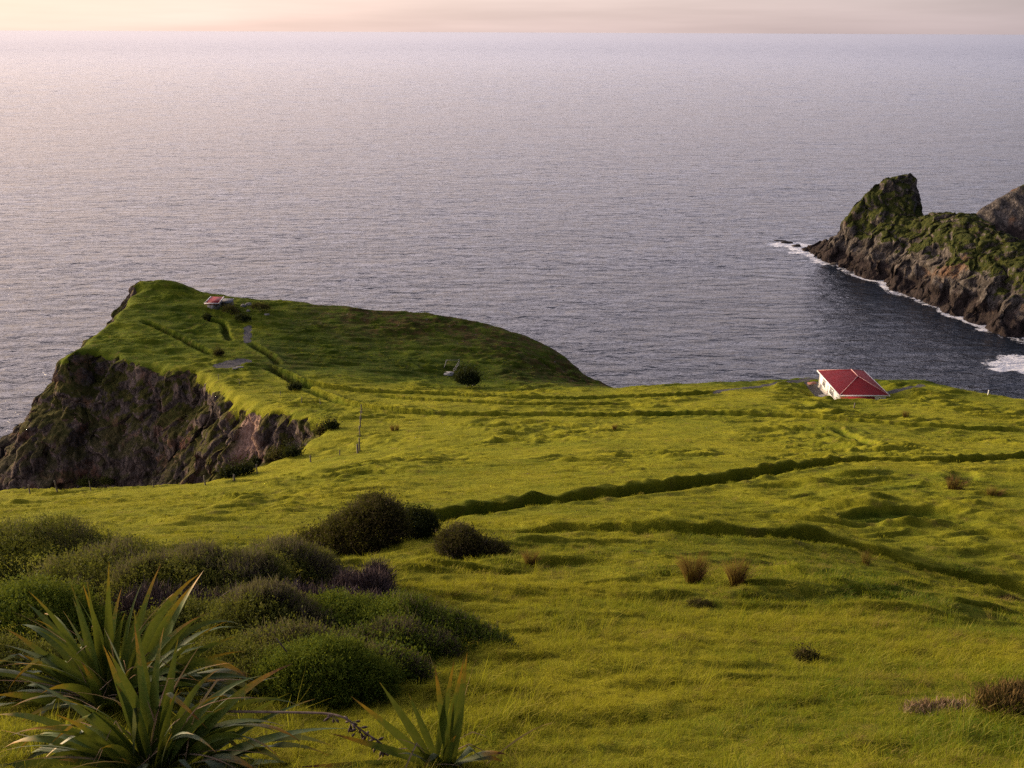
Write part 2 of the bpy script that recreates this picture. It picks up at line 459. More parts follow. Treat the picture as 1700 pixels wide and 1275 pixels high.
    rock = sstep(0.0, 1.3, sd_ + 1.7 * pn(x / 5, y / 5, 25) + 1.1 * pn(x / 1.6, y / 1.6, 26))
        # heathy, stony top along the seaward ridge of the promontory
    heath = prom * sstep(-30, -6, sd_ + 9 * pn(x / 7, y / 6, 28)) * sstep(-62, -34, x)
    return h, rock, np.clip(lush_shade, 0, 2.0), bare, np.clip(heath, 0, 1), sd_, tr
def ground(x, y):
    x = np.atleast_1d(np.asarray(x, float)); y = np.atleast_1d(np.asarray(y, float))
    return ground0(x, y) + relief(x, y)[0]
def gz(x, y): return float(ground([x], [y])[0])
def hit(px, py, lo=3.0, hi=240.0): return hit0(px, py, lo, hi, ground)

_rr = [0.3]
while _rr[-1] < 4.0: _rr.append(_rr[-1] + 0.16)
while _rr[-1] < 118: _rr.append(_rr[-1] * 1.0040)
while _rr[-1] < 226: _rr.append(_rr[-1] + 0.29)
_rr = np.array(_rr)
_az = np.radians(np.arange(-50, 50.01, 0.085))
RR, AZ = np.meshgrid(_rr, _az, indexing='ij')
GX = (RR * np.sin(AZ)).ravel(); GY = (RR * np.cos(AZ)).ravel()
GB = ground0(GX, GY)
GH, G_rock, G_lush_shade, G_bare, G_heath, G_sd, G_tr = relief(GX, GY)
GZ = GB + GH
# the rock face is broken in three dimensions, not only in height
m = (G_rock > 0.02) & (GZ > -6)
gx, gy, gzz = GX[m], GY[m], GZ[m]
dx = pn3(gx / 5.0, gy / 5.0, gzz / 7.0, 1) * 2.6 + pn3(gx / 1.9, gy / 1.9, gzz / 3.2, 2) * 1.2
dy = pn3(gx / 5.0, gy / 5.0, gzz / 7.0, 5) * 2.6 + pn3(gx / 1.9, gy / 1.9, gzz / 3.2, 6) * 1.2
dz = pn3(gx / 3.0, gy / 3.0, gzz / 3.0, 9) * 1.0
v1, e1 = worley(gx / 4.2, gy / 4.2, gzz / 6.5); v2, e2 = worley(gx / 1.7, gy / 1.7, gzz / 2.6, 40)
push = (v1 - .5) * 1.7 + (v2 - .5) * 1.0 - .6 * sstep(.16, 0, e1) - .35 * sstep(.14, 0, e2)
dx += -.45 * push; dy += -.85 * push; dz += .3 * (v2 - .5)
k = np.clip(G_rock[m], 0, 1)
GX[m] += dx * k; GY[m] += dy * k; GZ[m] += dz * k
GZ = np.maximum(GZ, -9.0)
TV = np.stack([GX, GY, GZ], 1)

_sdist, _, _ = seg_dist(GX, GY, [tuple(at_y(418, 690, 130.5)[:2]), tuple(at_y(405, 716, 127)[:2]), tuple(at_y(388, 742, 123.5)[:2]), tuple(at_y(365, 775, 120)[:2])])
G_scar = sstep(3.6, 1.6, _sdist + 1.3 * pn(GX / 2, GY / 2, 27)) * sstep(.2, .6, G_rock)
def terrain_material():
    n = NT('grassy_land')
    rock, lush_shade, bare, heath = (n.attr(a) for a in ('rock', 'lush_shade', 'bare', 'heath'))
    big = n.noise(0.22, 5); mid = n.noise(1.3, 6, 0.6); fine = n.noise(9.0, 6, 0.7)
    blade = n.noise(14.0, 5, 0.75, n.coord((1.6, 0.45, 1.0), (0, 0, 0.35)))
    g = n.mix(n.rng(lush_shade, 0.1, 1.0), (0.232, 0.224, 0.015), (0.046, 0.088, 0.007))
    g = n.mix(n.rng(lush_shade, 1.0, 1.7), g, (0.024, 0.044, 0.004))  # deepest green carries the painted shade of trenches and promontory
    g = n.mix(n.math('MULTIPLY', n.rng(mid, 0.35, 0.7, 0.0, 0.55), n.rng(lush_shade, 1.0, 1.5, 1.0, .25)), g, (0.165, 0.178, 0.012))
    g = n.mix(n.math('MULTIPLY', n.rng(blade, 0.42, 0.68, 0.0, 0.6), n.rng(lush_shade, .9, 1.5, 1.0, .2)), g, (0.31, 0.265, 0.030))
    g = n.mix(n.rng(fine, 0.55, 0.75, 0.0, 0.5), g, (0.045, 0.065, 0.005))
    g = n.mix(n.rng(n.noise(0.8, 5, 0.6), 0.57, 0.70, 0.0, 0.5), g, (0.16, 0.115, 0.035))
    # heath: brown and dark green scrub with pale stones
    hv = n.noise(0.7, 6, 0.65)
    hc = n.mix(n.rng(hv, 0.4, 0.6), (0.030, 0.040, 0.009), (0.070, 0.046, 0.018))
    hc = n.mix(n.rng(n.voro(0.55), 0.0, 0.16, 0.7, 0.0), hc, (0.24, 0.21, 0.18))
    g = n.mix(n.math('MULTIPLY', heath, n.rng(n.noise(0.35, 5, 0.6), 0.40, 0.58)), g, hc)
    # rock: grey, pinkish brown and rust, streaked downwards, with hanging green
    vc = n.coord((1, 1, 0.62))
    rk = n.noise(0.28, 7, 0.62, vc); rk2 = n.noise(1.4, 7, 0.66, vc); cr = n.voro(0.75, vc, 'DISTANCE_TO_EDGE')
    rc = n.mix(n.rng(rk, 0.38, 0.62), (0.050, 0.041, 0.036), (0.135, 0.100, 0.080))
    rc = n.mix(n.rng(rk2, 0.48, 0.72, 0, 0.75), rc, (0.24, 0.19, 0.165))
    rc = n.mix(n.rng(n.noise(0.16, 5, 0.6), 0.55, 0.68, 0, 0.8), rc, (0.15, 0.065, 0.035))
    rc = n.mix(n.rng(cr, 0.0, 0.09, 0.7, 0.0), rc, (0.03, 0.026, 0.024))
    geo = n.n('ShaderNodeNewGeometry'); sx = n.n('ShaderNodeSeparateXYZ'); n.l(geo.outputs['Position'], sx.inputs[0])
    sn = n.n('ShaderNodeSeparateXYZ'); n.l(geo.outputs['Normal'], sn.inputs[0])
    hang = n.math('MULTIPLY', n.rng(n.math('ADD', n.noise(0.33, 6, 0.65), n.rng(sn.outputs['Z'], 0.2, 0.95, -0.08, 0.18)), 0.495, 0.575), n.rng(sx.outputs['Z'], 4, 20, 0.35, 1.0))
    rc = n.mix(hang, rc, n.mix(n.rng(rk2, 0.35, 0.65), (0.035, 0.042, 0.010), (0.085, 0.072, 0.022)))
    rc = n.mix(n.rng(n.noise(0.21, 5, 0.65, n.coord((1, 1, .5), (0, 0, 1.0))), 0.60, 0.70, 0, .85), rc, (0.21, 0.12, 0.07))
    rc = n.mix(n.attr('scar'), rc, n.mix(n.rng(rk2, .35, .65), (0.20, 0.125, 0.095), (0.30, 0.20, 0.16)))
    rc = n.mix(n.rng(sx.outputs['Z'], 3.0, 5.5, 1.0, 0.0), rc, (0.022, 0.019, 0.018))
    edge = n.math('ADD', rock, n.rng(mid, 0.3, 0.7, -0.25, 0.25))
    c = n.mix(n.rng(edge, 0.4, 0.6), g, rc)
    # gravel and old concrete
    bc = n.mix(n.rng(n.noise(2.2, 6, 0.7), 0.3, 0.7), (0.060, 0.058, 0.060), (0.125, 0.120, 0.122))
    c = n.mix(n.rng(bare, 0.35, 0.65), c, bc)
    b1_ = n.bump(n.noise(2.6, 7, 0.72, n.coord((.7, 1.5, 1))), 0.8, 0.26)
    b2_ = n.bump(blade, 0.8, 0.10, b1_)
    rb = n.bump(n.math('ADD', n.math('MULTIPLY', cr, 1.4), n.noise(1.1, 8, 0.72, vc)), 0.9, 0.8)
    mixn = n.n('ShaderNodeMix', data_type='VECTOR'); n.l(n.rng(edge, 0.4, 0.6), mixn.inputs['Factor']); n.l(b2_, mixn.inputs[4]); n.l(rb, mixn.inputs[5])
    return n.bsdf(c, 0.95, mixn.outputs[1], 0.03)
M_land = terrain_material()
hill = make_mesh('grassy_hillside', TV, grid_faces(len(_rr), len(_az)), M_land,
                 {'rock': G_rock, 'lush_shade': G_lush_shade, 'bare': G_bare, 'heath': G_heath, 'scar': G_scar})
tag(hill, kind='structure')

# ------------------------------------------------------------------ the rocky point across the bay
HP = []
def hp(px, py, Y=None, z=None): HP.append(tuple(at_y(px, py, Y) if Y else at_z(px, py, z)))
shore = [(1326, 414), (1345, 425), (1385, 441), (1425, 455), (1465, 467), (1500, 488), (1530, 499), (1560, 511), (1600, 526), (1640, 541), (1700, 563), (1800, 600), (1950, 640)]
for p in shore: hp(*p, z=0.0)
for px, py in shore:
    P = at_z(px, py, 0.0)
    for dx_, dy_, z_ in ((-3.5, -5, -3.0), (-9, -14, -7), (-30, -45, -12), (-60, -95, -16)): HP.append((P[0] + dx_, P[1] + dy_, z_))
HP += [(80, 400, -12), (60, 380, -14), (90, 440, -14), (150, 450, -14), (105, 392, -8), (108, 384, -6)]
for px, py, Y in ((1345, 404, 372), (1370, 396, 366), (1395, 387, 358), (1400, 371, 355), (1420, 346, 353), (1437, 319, 352), (1455, 308, 351), (1470, 300, 350), (1500, 292, 350), (1521, 292, 349), (1525, 297, 348),
                  (1533, 358, 338), (1529, 357, 343), (1550, 354, 334), (1575, 352, 326), (1600, 354, 320), (1622, 362, 313), (1650, 374, 305), (1700, 394, 290), (1800, 420, 272), (1950, 440, 262),
                  (1580, 450, 293), (1640, 430, 285), (1640, 480, 274), (1500, 430, 315), (1450, 400, 335), (1500, 350, 343), (1480, 370, 338), (1450, 345, 349), (1560, 390, 310), (1670, 405, 289),
                  (1430, 430, 335), (1380, 415, 352), (1540, 470, 299), (1590, 490, 283), (1660, 515, 266), (1520, 320, 347), (1700, 450, 271), (1700, 500, 263), (1460, 440, 327)):
    hp(px, py, Y)
# seaward side, out of sight behind the crest
for px, py, Y in ((1345, 404, 372), (1370, 396, 366), (1395, 387, 358), (1420, 346, 353), (1437, 319, 352), (1470, 300, 350), (1500, 292, 350), (1521, 292, 349),
                  (1550, 354, 334), (1575, 352, 326), (1600, 354, 320), (1622, 362, 313), (1650, 374, 305), (1700, 394, 290), (1800, 420, 272), (1950, 440, 262)):
    q = at_y(px, py, Y)
    n_ = (0.35, 0.94)
    HP.append((q[0] + 6 * n_[0], q[1] + 6 * n_[1], q[2] - 2.5)); HP.append((q[0] + 15 * n_[0], q[1] + 15 * n_[1], max(q[2] - 16, -3))); HP.append((q[0] + 34 * n_[0], q[1] + 34 * n_[1], -7))
HP = np.array(HP)
head_z = TPS(HP[:, :2], HP[:, 2], 'lin')
def bulge(x, y):                                      # blocks and gullies of the point
    a = np.abs(pn(x / 9, y / 9, 101)) * 3.2 + np.abs(pn(x / 4, y / 4, 102)) * 1.7 + pn(x / 1.7, y / 1.7, 103) * 0.8
    return a
def head_ground(x, y):
    z = head_z(x, y)
    return z + (bulge(x, y) - 1.2) * sstep(-2, 3, z) * np.where(z > 16, 0.55, 1.0)
_r2 = np.arange(262, 470, 0.42); _a2 = np.radians(np.arange(13, 50, 0.075))
R2, A2 = np.meshgrid(_r2, _a2, indexing='ij')
X2 = (R2 * np.sin(A2)).ravel(); Y2 = (R2 * np.cos(A2)).ravel()
Z2b = head_z(X2, Y2); Z2 = head_ground(X2, Y2)
zz = Z2
k2 = sstep(-1, 3, Z2b)
w1v, w1e = worley(X2 / 6.0, Y2 / 6.0, zz / 6.0, 7); w2v, w2e = worley(X2 / 2.4, Y2 / 2.4, zz / 2.4, 19)
blk = (w1v - .5) * 3.0 + (w2v - .5) * 1.7 - 1.1 * sstep(.18, 0, w1e) - .5 * sstep(.15, 0, w2e)
X2d = X2 - .35 * k2 * blk + k2 * (pn3(X2 / 5, Y2 / 5, zz / 5, 11) * 3.0 + pn3(X2 / 2, Y2 / 2, zz / 2, 12) * 1.3)
Y2d = Y2 - .7 * k2 * blk + k2 * (pn3(X2 / 5, Y2 / 5, zz / 5, 15) * 3.0 + pn3(X2 / 2, Y2 / 2, zz / 2, 16) * 1.3)
Z2 = Z2 + k2 * (pn3(X2 / 3, Y2 / 3, zz / 3, 19) * 0.8 + .45 * blk)
Z2 = np.maximum(Z2, -7.0)
gr = sstep(9, 17, Z2b + 5 * pn(X2 / 13, Y2 / 13, 110) + 3.0 * pn(X2 / 4, Y2 / 4, 111)) - 0.2 * sstep(24, 30, Z2b) - 0.35 * sstep(0.0, 0.35, pn(X2 / 6, Y2 / 6, 115)) + .14 - .25 * sstep(.16, 0, w1e)
def point_material():
    n = NT('sea_rock')
    grass = n.attr('grass')
    geo = n.n('ShaderNodeNewGeometry'); sx = n.n('ShaderNodeSeparateXYZ'); n.l(geo.outputs['Position'], sx.inputs[0])
    sn = n.n('ShaderNodeSeparateXYZ'); n.l(geo.outputs['Normal'], sn.inputs[0])
    vc = n.coord((1, 1, 0.6), (0.5, 0.3, 0))
    a = n.noise(0.22, 8, 0.64, vc); b = n.noise(1.0, 8, 0.7, vc); cr = n.voro(0.42, vc, 'DISTANCE_TO_EDGE'); cr2 = n.voro(1.1, vc, 'DISTANCE_TO_EDGE')
    c = n.mix(n.rng(a, 0.4, 0.6), (0.040, 0.035, 0.032), (0.100, 0.084, 0.072))
    c = n.mix(n.rng(b, 0.50, 0.68, 0, 0.75), c, (0.25, 0.22, 0.195))
    c = n.mix(n.rng(cr, 0.0, 0.1, 0.75, 0), c, (0.04, 0.034, 0.03))
    c = n.mix(n.rng(n.noise(0.1, 5, 0.6), 0.56, 0.68, 0, 0.7), c, (0.17, 0.095, 0.055))
    gm = n.math('ADD', grass, n.rng(n.noise(0.5, 7, 0.7), 0.3, 0.7, -0.45, 0.45))
    gm = n.math('ADD', gm, n.rng(sn.outputs['Z'], 0.25, 0.85, -0.5, 0.15))
    gc = n.mix(n.rng(b, 0.35, 0.65), (0.022, 0.034, 0.008), (0.060, 0.060, 0.014))
    c = n.mix(n.rng(gm, 0.42, 0.58), c, gc)
    wl = n.math('ADD', sx.outputs['Z'], n.rng(a, 0.3, 0.7, -3.0, 3.0))
    c = n.mix(n.rng(wl, 5.5, 7.5, 1.0, 0.0), c, n.mix(n.rng(b, 0.4, 0.7), (0.020, 0.016, 0.015), (0.055, 0.040, 0.036)))
    nb = n.bump(n.math('ADD', n.math('ADD', cr, n.math('MULTIPLY', cr2, 0.5)), n.noise(0.9, 9, 0.72, vc)), 0.9, 1.1)
    return n.bsdf(c, 0.9, nb, 0.10)
M_point = point_material()
point = make_mesh('rocky_headland', np.stack([X2d, Y2d, Z2], 1), grid_faces(len(_r2), len(_a2)), M_point, {'grass': gr})
tag(point, kind='structure')
# the next hill along the coast, half out of the frame
QP = []
for px, py, Y in ((1600, 372, 404), (1622, 360, 404), (1640, 347, 406), (1660, 331, 409), (1680, 316, 412), (1700, 303, 415), (1760, 268, 425), (1850, 230, 430), (2000, 190, 430)): QP.append(tuple(at_y(px, py, Y)))
for i in range(9):
    q = QP[i]; QP.append((q[0] + 2, q[1] - 26, q[2] - 24)); QP.append((q[0] + 14, q[1] + 40, q[2] - 34))
QP = np.array(QP); far_z = TPS(QP[:, :2], QP[:, 2], 'lin')
_r3 = np.arange(380, 640, 0.8); _a3 = np.radians(np.arange(21, 50, 0.1))
R3g, A3 = np.meshgrid(_r3, _a3, indexing='ij')
X3 = (R3g * np.sin(A3)).ravel(); Y3 = (R3g * np.cos(A3)).ravel()
Z3b = far_z(X3, Y3); Z3 = Z3b + (np.abs(pn(X3 / 11, Y3 / 11, 121)) * 3.5 + pn(X3 / 4, Y3 / 4, 122) * 1.6 + pn(X3 / 1.8, Y3 / 1.8, 123) * 0.7 - 1.0)
Z3 = np.maximum(Z3, -7)
far_hill = make_mesh('coastal_hill', np.stack([X3, Y3, Z3], 1), grid_faces(len(_r3), len(_a3)), M_point,
                     {'grass': sstep(14, 30, Z3b + 9 * pn(X3 / 15, Y3 / 15, 124)) - 0.1})
tag(far_hill, kind='structure')

# ------------------------------------------------------------------ the sea: one sheet to the horizon
_r4 = [60.0]
while _r4[-1] < 1800: _r4.append(_r4[-1] * 1.0031 if _r4[-1] > 120 else _r4[-1] + 2.0)
while _r4[-1] < 12000: _r4.append(_r4[-1] * 1.0037)
while _r4[-1] < 80000: _r4.append(_r4[-1] * 1.05)
_r4 = np.array(_r4); _a4 = np.radians(np.arange(-50, 50.01, 0.1))
R4, A4 = np.meshgrid(_r4, _a4, indexing='ij')
X4 = (R4 * np.sin(A4)).ravel(); Y4 = (R4 * np.cos(A4)).ravel(); RF = R4.ravel()
calm = sstep(25, 90, X4 - 0.0 * Y4) * sstep(360, 300, Y4 + 0.35 * (X4 - 100))
calm = np.clip(calm, 0, 1)
ca, sa = math.cos(0.16), math.sin(0.16)
U4 = X4 * ca + Y4 * sa; W4 = -X4 * sa + Y4 * ca
def swell(L, st, s):                                  # crested waves of length L, longer along the crest
    n_ = pn(U4 / (L * st) + 0.35 * pn(U4 / (L * 3), W4 / (L * 3), s + 5), W4 / L, s)
    return 1 - 2.2 * np.abs(n_)
ga = sstep(1700, 500, RF)
Z4 = (0.42 * swell(16, 2.6, 201) + 0.33 * swell(5.6, 2.0, 203) * sstep(1300, 500, RF) + 0.21 * swell(2.6, 1.8, 205) * sstep(800, 300, RF)) * ga
far4 = sstep(500, 1500, RF)
lr = np.log(RF)                                       # far out only the longer seas are resolved
fw = 1 - 2.2 * np.abs(pn(A4.ravel() / .035 + .5 * lr, lr / .0125 + A4.ravel() * 6, 220)); fw2 = pn(A4.ravel() / .016, lr / .0085 - A4.ravel() * 9, 221)
Z4 += far4 * RF * (.00050 * fw + .0005 * fw2) * sstep(11500, 6000, RF)
Z4 *= (0.75 + 0.7 * pn(X4 / 60, Y4 / 45, 207)) * (1 - 0.72 * calm)
# white water where the swell meets the rocks
hz_ = np.full(len(X4), -7.0); mk = (RF > 255) & (RF < 475) & (A4.ravel() > np.radians(12))
hz_[mk] = head_z(X4[mk], Y4[mk])
foam = sstep(-4.6, -0.6, hz_ + 2.6 * pn(X4 / 9, Y4 / 9, 211)) * (0.75 + 1.0 * pn(X4 / 16, Y4 / 16, 212))
for px, py, rad in ((1312, 408, 9), (1340, 422, 6), (1690, 606, 8), (1664, 613, 3), (1720, 604, 11), (1700, 614, 5), (1640, 548, 3), (1420, 398, 6)):
    P = at_z(px, py, 0); d = np.hypot((X4 - P[0]) / 1.7, Y4 - P[1])
    foam = np.maximum(foam, sstep(rad, rad * 0.3, d + 2.5 * pn(X4 / 4, Y4 / 4, 213)))
foam = np.clip(foam, 0, 1)
def sea_material():
    n = NT('sea_water')
    fo = n.attr('foam'); ca_ = n.attr('calm')
    v = n.coord((0.38, 1.0, 1.0), (0, 0, -0.16), 'Object')
    w1 = n.noise(0.24, 5, 0.60, v, 0.4); w2 = n.noise(1.5, 4, 0.6, v, 0.3)
    far_ = n.noise(0.035, 5, 0.6, v)
    h = n.math('ADD', n.math('ADD', n.math('MULTIPLY', w1, 1.0), n.math('MULTIPLY', w2, 0.09)), n.math('MULTIPLY', far_, 2.0))
    nb = n.bump(h, 1.0, 1.9)
    fm = n.math('ADD', fo, n.rng(n.noise(0.55, 8, 0.72), 0.3, 0.7, -0.42, 0.42))
    fm = n.rng(fm, 0.48, 0.66)
    c = n.mix(fm, (0.012, 0.017, 0.026), (0.62, 0.63, 0.66))
    r = n.math('ADD', n.math('MULTIPLY', fm, 0.5), n.rng(n.attr('open'), 0, 1, 0.12, 0.28))
    return n.bsdf(c, r, nb, 0.5, ior=1.5)
sea = make_mesh('sea', np.stack([X4, Y4, Z4], 1), grid_faces(len(_r4), len(_a4)), sea_material(), {'foam': foam, 'calm': calm, 'open': sstep(700, 5000, RF)})
tag(sea, kind='structure')
# ------------------------------------------------------------------ plants: leaf and blade builders
def rot_frame(d, up=np.array([0, 0, 1.0])):
    d = d / np.linalg.norm(d); s = np.cross(d, up); l = np.linalg.norm(s)
    s = np.array([1.0, 0, 0]) if l < 1e-6 else s / l
    return d, s, np.cross(s, d)

def mat_foliage(name, cols, tip, trans=0.3, rough=0.7, spec=0.04):
    n = NT(name); v = n.attr('v'); t = n.attr('t')
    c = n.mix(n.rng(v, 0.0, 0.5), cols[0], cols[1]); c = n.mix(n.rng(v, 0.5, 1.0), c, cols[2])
    c = n.mix(n.rng(t, 0.4, 1.0, 0.0, 0.85), c, tip)
    c = n.mix(n.attr('w'), c, n.mix(v, (0.060, 0.042, 0.040), (0.15, 0.115, 0.105)))
    tc = n.mix(0.5, c, (0.18, 0.20, 0.02))
    return n.bsdf(c, rough, None, spec, (trans, tc))
def mat_plain(name, c1, c2, scale=3.0, rough=0.8, bump=0.4, dist=0.02, spec=0.25, stretch=(1, 1, 1)):
    n = NT(name); v = n.coord(stretch); t = n.noise(scale, 6, 0.65, v)
    return n.bsdf(n.mix(n.rng(t, 0.32, 0.68), c1, c2), rough, n.bump(t, bump, dist), spec)

def tube(path, rad, k=6):
    """closed tapered tube along a path"""
    P = np.array(path, float); n = len(P); R = np.broadcast_to(rad, (n,)) if np.ndim(rad) else np.full(n, rad)
    V = []
    for i in range(n):
        d = P[min(i + 1, n - 1)] - P[max(i - 1, 0)]
        d, s, w = rot_frame(d, np.array([0.13, 0.21, 0.97]))
        for j in range(k):
            a = 2 * math.pi * j / k
            V.append(P[i] + R[i] * (math.cos(a) * s + math.sin(a) * w))
    F = [(i * k + j, i * k + (j + 1) % k, (i + 1) * k + (j + 1) % k, (i + 1) * k + j) for i in range(n - 1) for j in range(k)]
    a = len(V); V.append(P[0]); V.append(P[-1])
    T = [(a, (j + 1) % k, j) for j in range(k)] + [(a + 1, (n - 1) * k + j, (n - 1) * k + (j + 1) % k) for j in range(k)]
    return np.array(V), np.array(F), np.array(T)
class Bag:                                            # gathers pieces of ONE part
    def __init__(s): s.V = []; s.Q = []; s.T = []; s.A = {}; s.n = 0
    def add(s, V, Q=None, T=None, **at):
        if Q is not None and len(Q): s.Q.append(np.asarray(Q) + s.n)
        if T is not None and len(T): s.T.append(np.asarray(T) + s.n)
        for k, a in at.items(): s.A.setdefault(k, []).append(np.broadcast_to(a, (len(V),)))
        s.V.append(np.asarray(V)); s.n += len(V)
    def tube(s, path, rad, k=6, **at):
        V, F, T = tube(path, rad, k); s.add(V, F, T, **at)
    def box(s, x0, x1, y0, y1, z0, z1, **at):
        V = np.array([(x, y, z) for z in (z0, z1) for x, y in ((x0, y0), (x1, y0), (x1, y1), (x0, y1))], float)
        s.add(V, [(0, 3, 2, 1), (4, 5, 6, 7), (0, 1, 5, 4), (1, 2, 6, 5), (2, 3, 7, 6), (3, 0, 4, 7)], **at)
    def build(s, name, mat, parent=None, smooth=True, off=None):
        V = np.concatenate(s.V)
        if off is not None: V = V - np.asarray(off)
        F = []
        if s.Q: F.append(np.concatenate(s.Q))
        if s.T: F.append(np.concatenate(s.T))
        return make_mesh(name, V, F, mat, {k: np.concatenate(a) for k, a in s.A.items()}, smooth, parent)

def strap(base, d, L, w, sag, rg, fold=0.35, kink=None, seg=11, roll=0.0, tw=0.0):
    """flax-like strap leaf: V section, broad then pointed; sag bends it over; kink folds it at a fraction of its length"""
    d = np.array(d, float); d /= np.linalg.norm(d)
    P = [np.array(base, float)]; dirs = [d.copy()]; cur = d.copy()
    for i in range(seg):
        t = (i + 1) / seg
        cur = cur + np.array([0, 0, -sag * (0.3 + 1.6 * t) / seg])
        if kink is not None and abs(t - kink) < 0.5 / seg:
            cur = cur * 0.55 + np.array([cur[0] * 0.6, cur[1] * 0.6, -0.75])
        cur /= np.linalg.norm(cur)
        P.append(P[-1] + cur * L / seg); dirs.append(cur.copy())
    V = []; tt = []
    side0 = np.array([math.cos(roll), math.sin(roll), 0.0])
    for i, (p, dd) in enumerate(zip(P, dirs)):
        t = i / seg
        s = side0 - dd * np.dot(side0, dd); s /= max(np.linalg.norm(s), 1e-6)
        n_ = np.cross(s, dd)
        ca_, sa_ = math.cos(tw * t), math.sin(tw * t)
        s, n_ = s * ca_ + n_ * sa_, n_ * ca_ - s * sa_
        ww = w * (0.55 + 0.9 * min(t / 0.45, 1) * 0.5) * (1 if t < 0.32 else max(1 - ((t - 0.32) / 0.68) ** 1.45, 0.02))
        fo = fold * (1 - 0.6 * t)
        V += [p - s * ww + n_ * ww * fo, p, p + s * ww + n_ * ww * fo]; tt += [t, t, t]
    F = []
    for i in range(seg):
        for j in (0, 1): F.append((i * 3 + j, i * 3 + j + 1, i * 3 + j + 4, i * 3 + j + 3))
    return np.array(V), np.array(F), np.array(tt)

# flax leaf: olive above, glaucous below, orange and brown towards the tip
def flax_material():
    n = NT('flax_leaf'); v = n.attr('v'); t = n.attr('t')
    vc = n.coord((1, 1, 1)); geo = n.n('ShaderNodeNewGeometry')
    st = n.noise(26, 3, 0.6, vc)
    top = n.mix(n.rng(v, 0.0, 1.0), (0.028, 0.062, 0.012), (0.072, 0.112, 0.016))
    under = n.mix(n.rng(v, 0, 1), (0.085, 0.118, 0.070), (0.130, 0.155, 0.085))
    c = n.mix(geo.outputs['Backfacing'], top, under)
    c = n.mix(n.rng(st, 0.4, 0.7, 0, 0.35), c, (0.16, 0.16, 0.035))
    tp = n.math('ADD', t, n.rng(v, 0, 1, -0.16, 0.20)); tp = n.math('ADD', tp, n.rng(st, 0.3, 0.7, -0.06, 0.06))
    c = n.mix(n.rng(tp, 0.80, 1.02, 0, 0.9), c, (0.36, 0.17, 0.018))
    c = n.mix(n.rng(tp, 1.02, 1.10, 0, 1.0), c, (0.085, 0.030, 0.018))
    return n.bsdf(c, 0.5, None, 0.16, (0.18, n.mix(0.4, c, (0.22, 0.22, 0.02))))
M_flax = flax_material()
M_dry = mat_foliage('dry_leaf', ((0.16, 0.105, 0.065), (0.24, 0.17, 0.115), (0.33, 0.25, 0.19)), (0.28, 0.16, 0.09), 0.15, 0.8)
M_woody = mat_plain('dead_wood', (0.085, 0.055, 0.042), (0.19, 0.14, 0.115), 14, 0.85, 0.5, 0.01)

def flax(name, px, py, label, fans, leafn, size, seed, dryn=14, explicit=(), Yfix=None):
    rg = np.random.default_rng(seed)
    B = hit(px, py) if Yfix is None else at_y(px, py, Yfix)
    B[2] = gz(B[0], B[1]) - 0.04
    root = empty(name, B); tag(root, label, 'flax plant', 'flax plants in the foreground')
    lv = Bag(); dr = Bag()
    for fx, fy, ax, tilt, nl, sc in fans:             # each fan: offset, leaning sideways/away, number of leaves, scale
        for i in range(nl):
            u = (i + 0.5) / nl * 2 - 1
            ang = ax + u * 0.55 + rg.normal(0, 0.09)
            ty = tilt + rg.normal(0, 0.14)
            d = np.array([math.sin(ang) * math.cos(ty), math.sin(ty), math.cos(ang) * math.cos(ty)])
            d[2] = max(d[2], 0.08)
            L = sc * size * rg.uniform(0.75, 1.12) * (1 - 0.22 * abs(u)); w = 0.053 * size / 1.5 * rg.uniform(0.65, 1.2)
            kink = rg.uniform(0.5, 0.75) if rg.random() < 0.17 else None
            V, F, T = strap((fx + u * 0.05 + rg.normal(0, .02), fy + rg.normal(0, .03), 0), d, L, w, rg.uniform(0.15, 0.8) + (0.8 + 1.1 * abs(ax)) * rg.random() ** 1.3, rg, rg.uniform(0.25, 0.6), kink, 12, rg.normal(0.0, 0.5), rg.normal(0, 0.9))
            lv.add(V, F, v=rg.random(), t=T)
    for d, L, w, sag, kink, v, roll in explicit:
        V, F, T = strap((rg.normal(0, .04), rg.normal(0, .04), 0), d, L, w, sag, rg, 0.4, kink, 13, roll, rg.normal(0, 0.3))
        lv.add(V, F, v=v, t=T)
    for i in range(dryn):
        ang = rg.uniform(-1.5, 1.5); d = np.array([math.sin(ang), rg.uniform(-0.5, 0.5), abs(math.cos(ang)) * 0.7 + 0.15])
        V, F, T = strap((rg.normal(0, .12), rg.normal(0, .1), 0.05), d, size * rg.uniform(0.5, 1.05), rg.uniform(0.004, 0.013), rg.uniform(0.3, 1.2), rg, 0.8, rg.uniform(0.4, 0.8) if rg.random() < .5 else None, 9, rg.uniform(0, 3), rg.normal(0, 2))
        dr.add(V, F, v=rg.random(), t=T)
    lv.build('leaves', M_flax, root)
    if dryn: dr.build('dry_leaves', M_dry, root)
    return root
flax('flax', 185, 1165, 'taller blue green flax with drooping straps, behind the orange tipped one', [
    (0, 0, 0.0, 0.0, 11, 1.0), (-0.1, 0.05, -0.45, 0.05, 11, 1.0), (0.12, 0.05, 0.4, 0.1, 11, 1.0), (-0.25, 0, -1.0, 0.0, 11, 0.95),
    (0.28, 0.0, 0.85, 0.0, 11, 1.02), (-0.2, -0.15, -1.25, -0.2, 9, 0.95), (0.2, -0.1, 0.6, -0.3, 9, 0.85), (0, -0.15, -0.2, -0.4, 9, 0.75), (0.35, 0.1, 1.15, 0.1, 10, 1.08), (0.3, .2, .7, .25, 8, 1.05), (-.3, .2, -.8, .25, 8, 1.0)],
    0, 1.62, 41, 36)
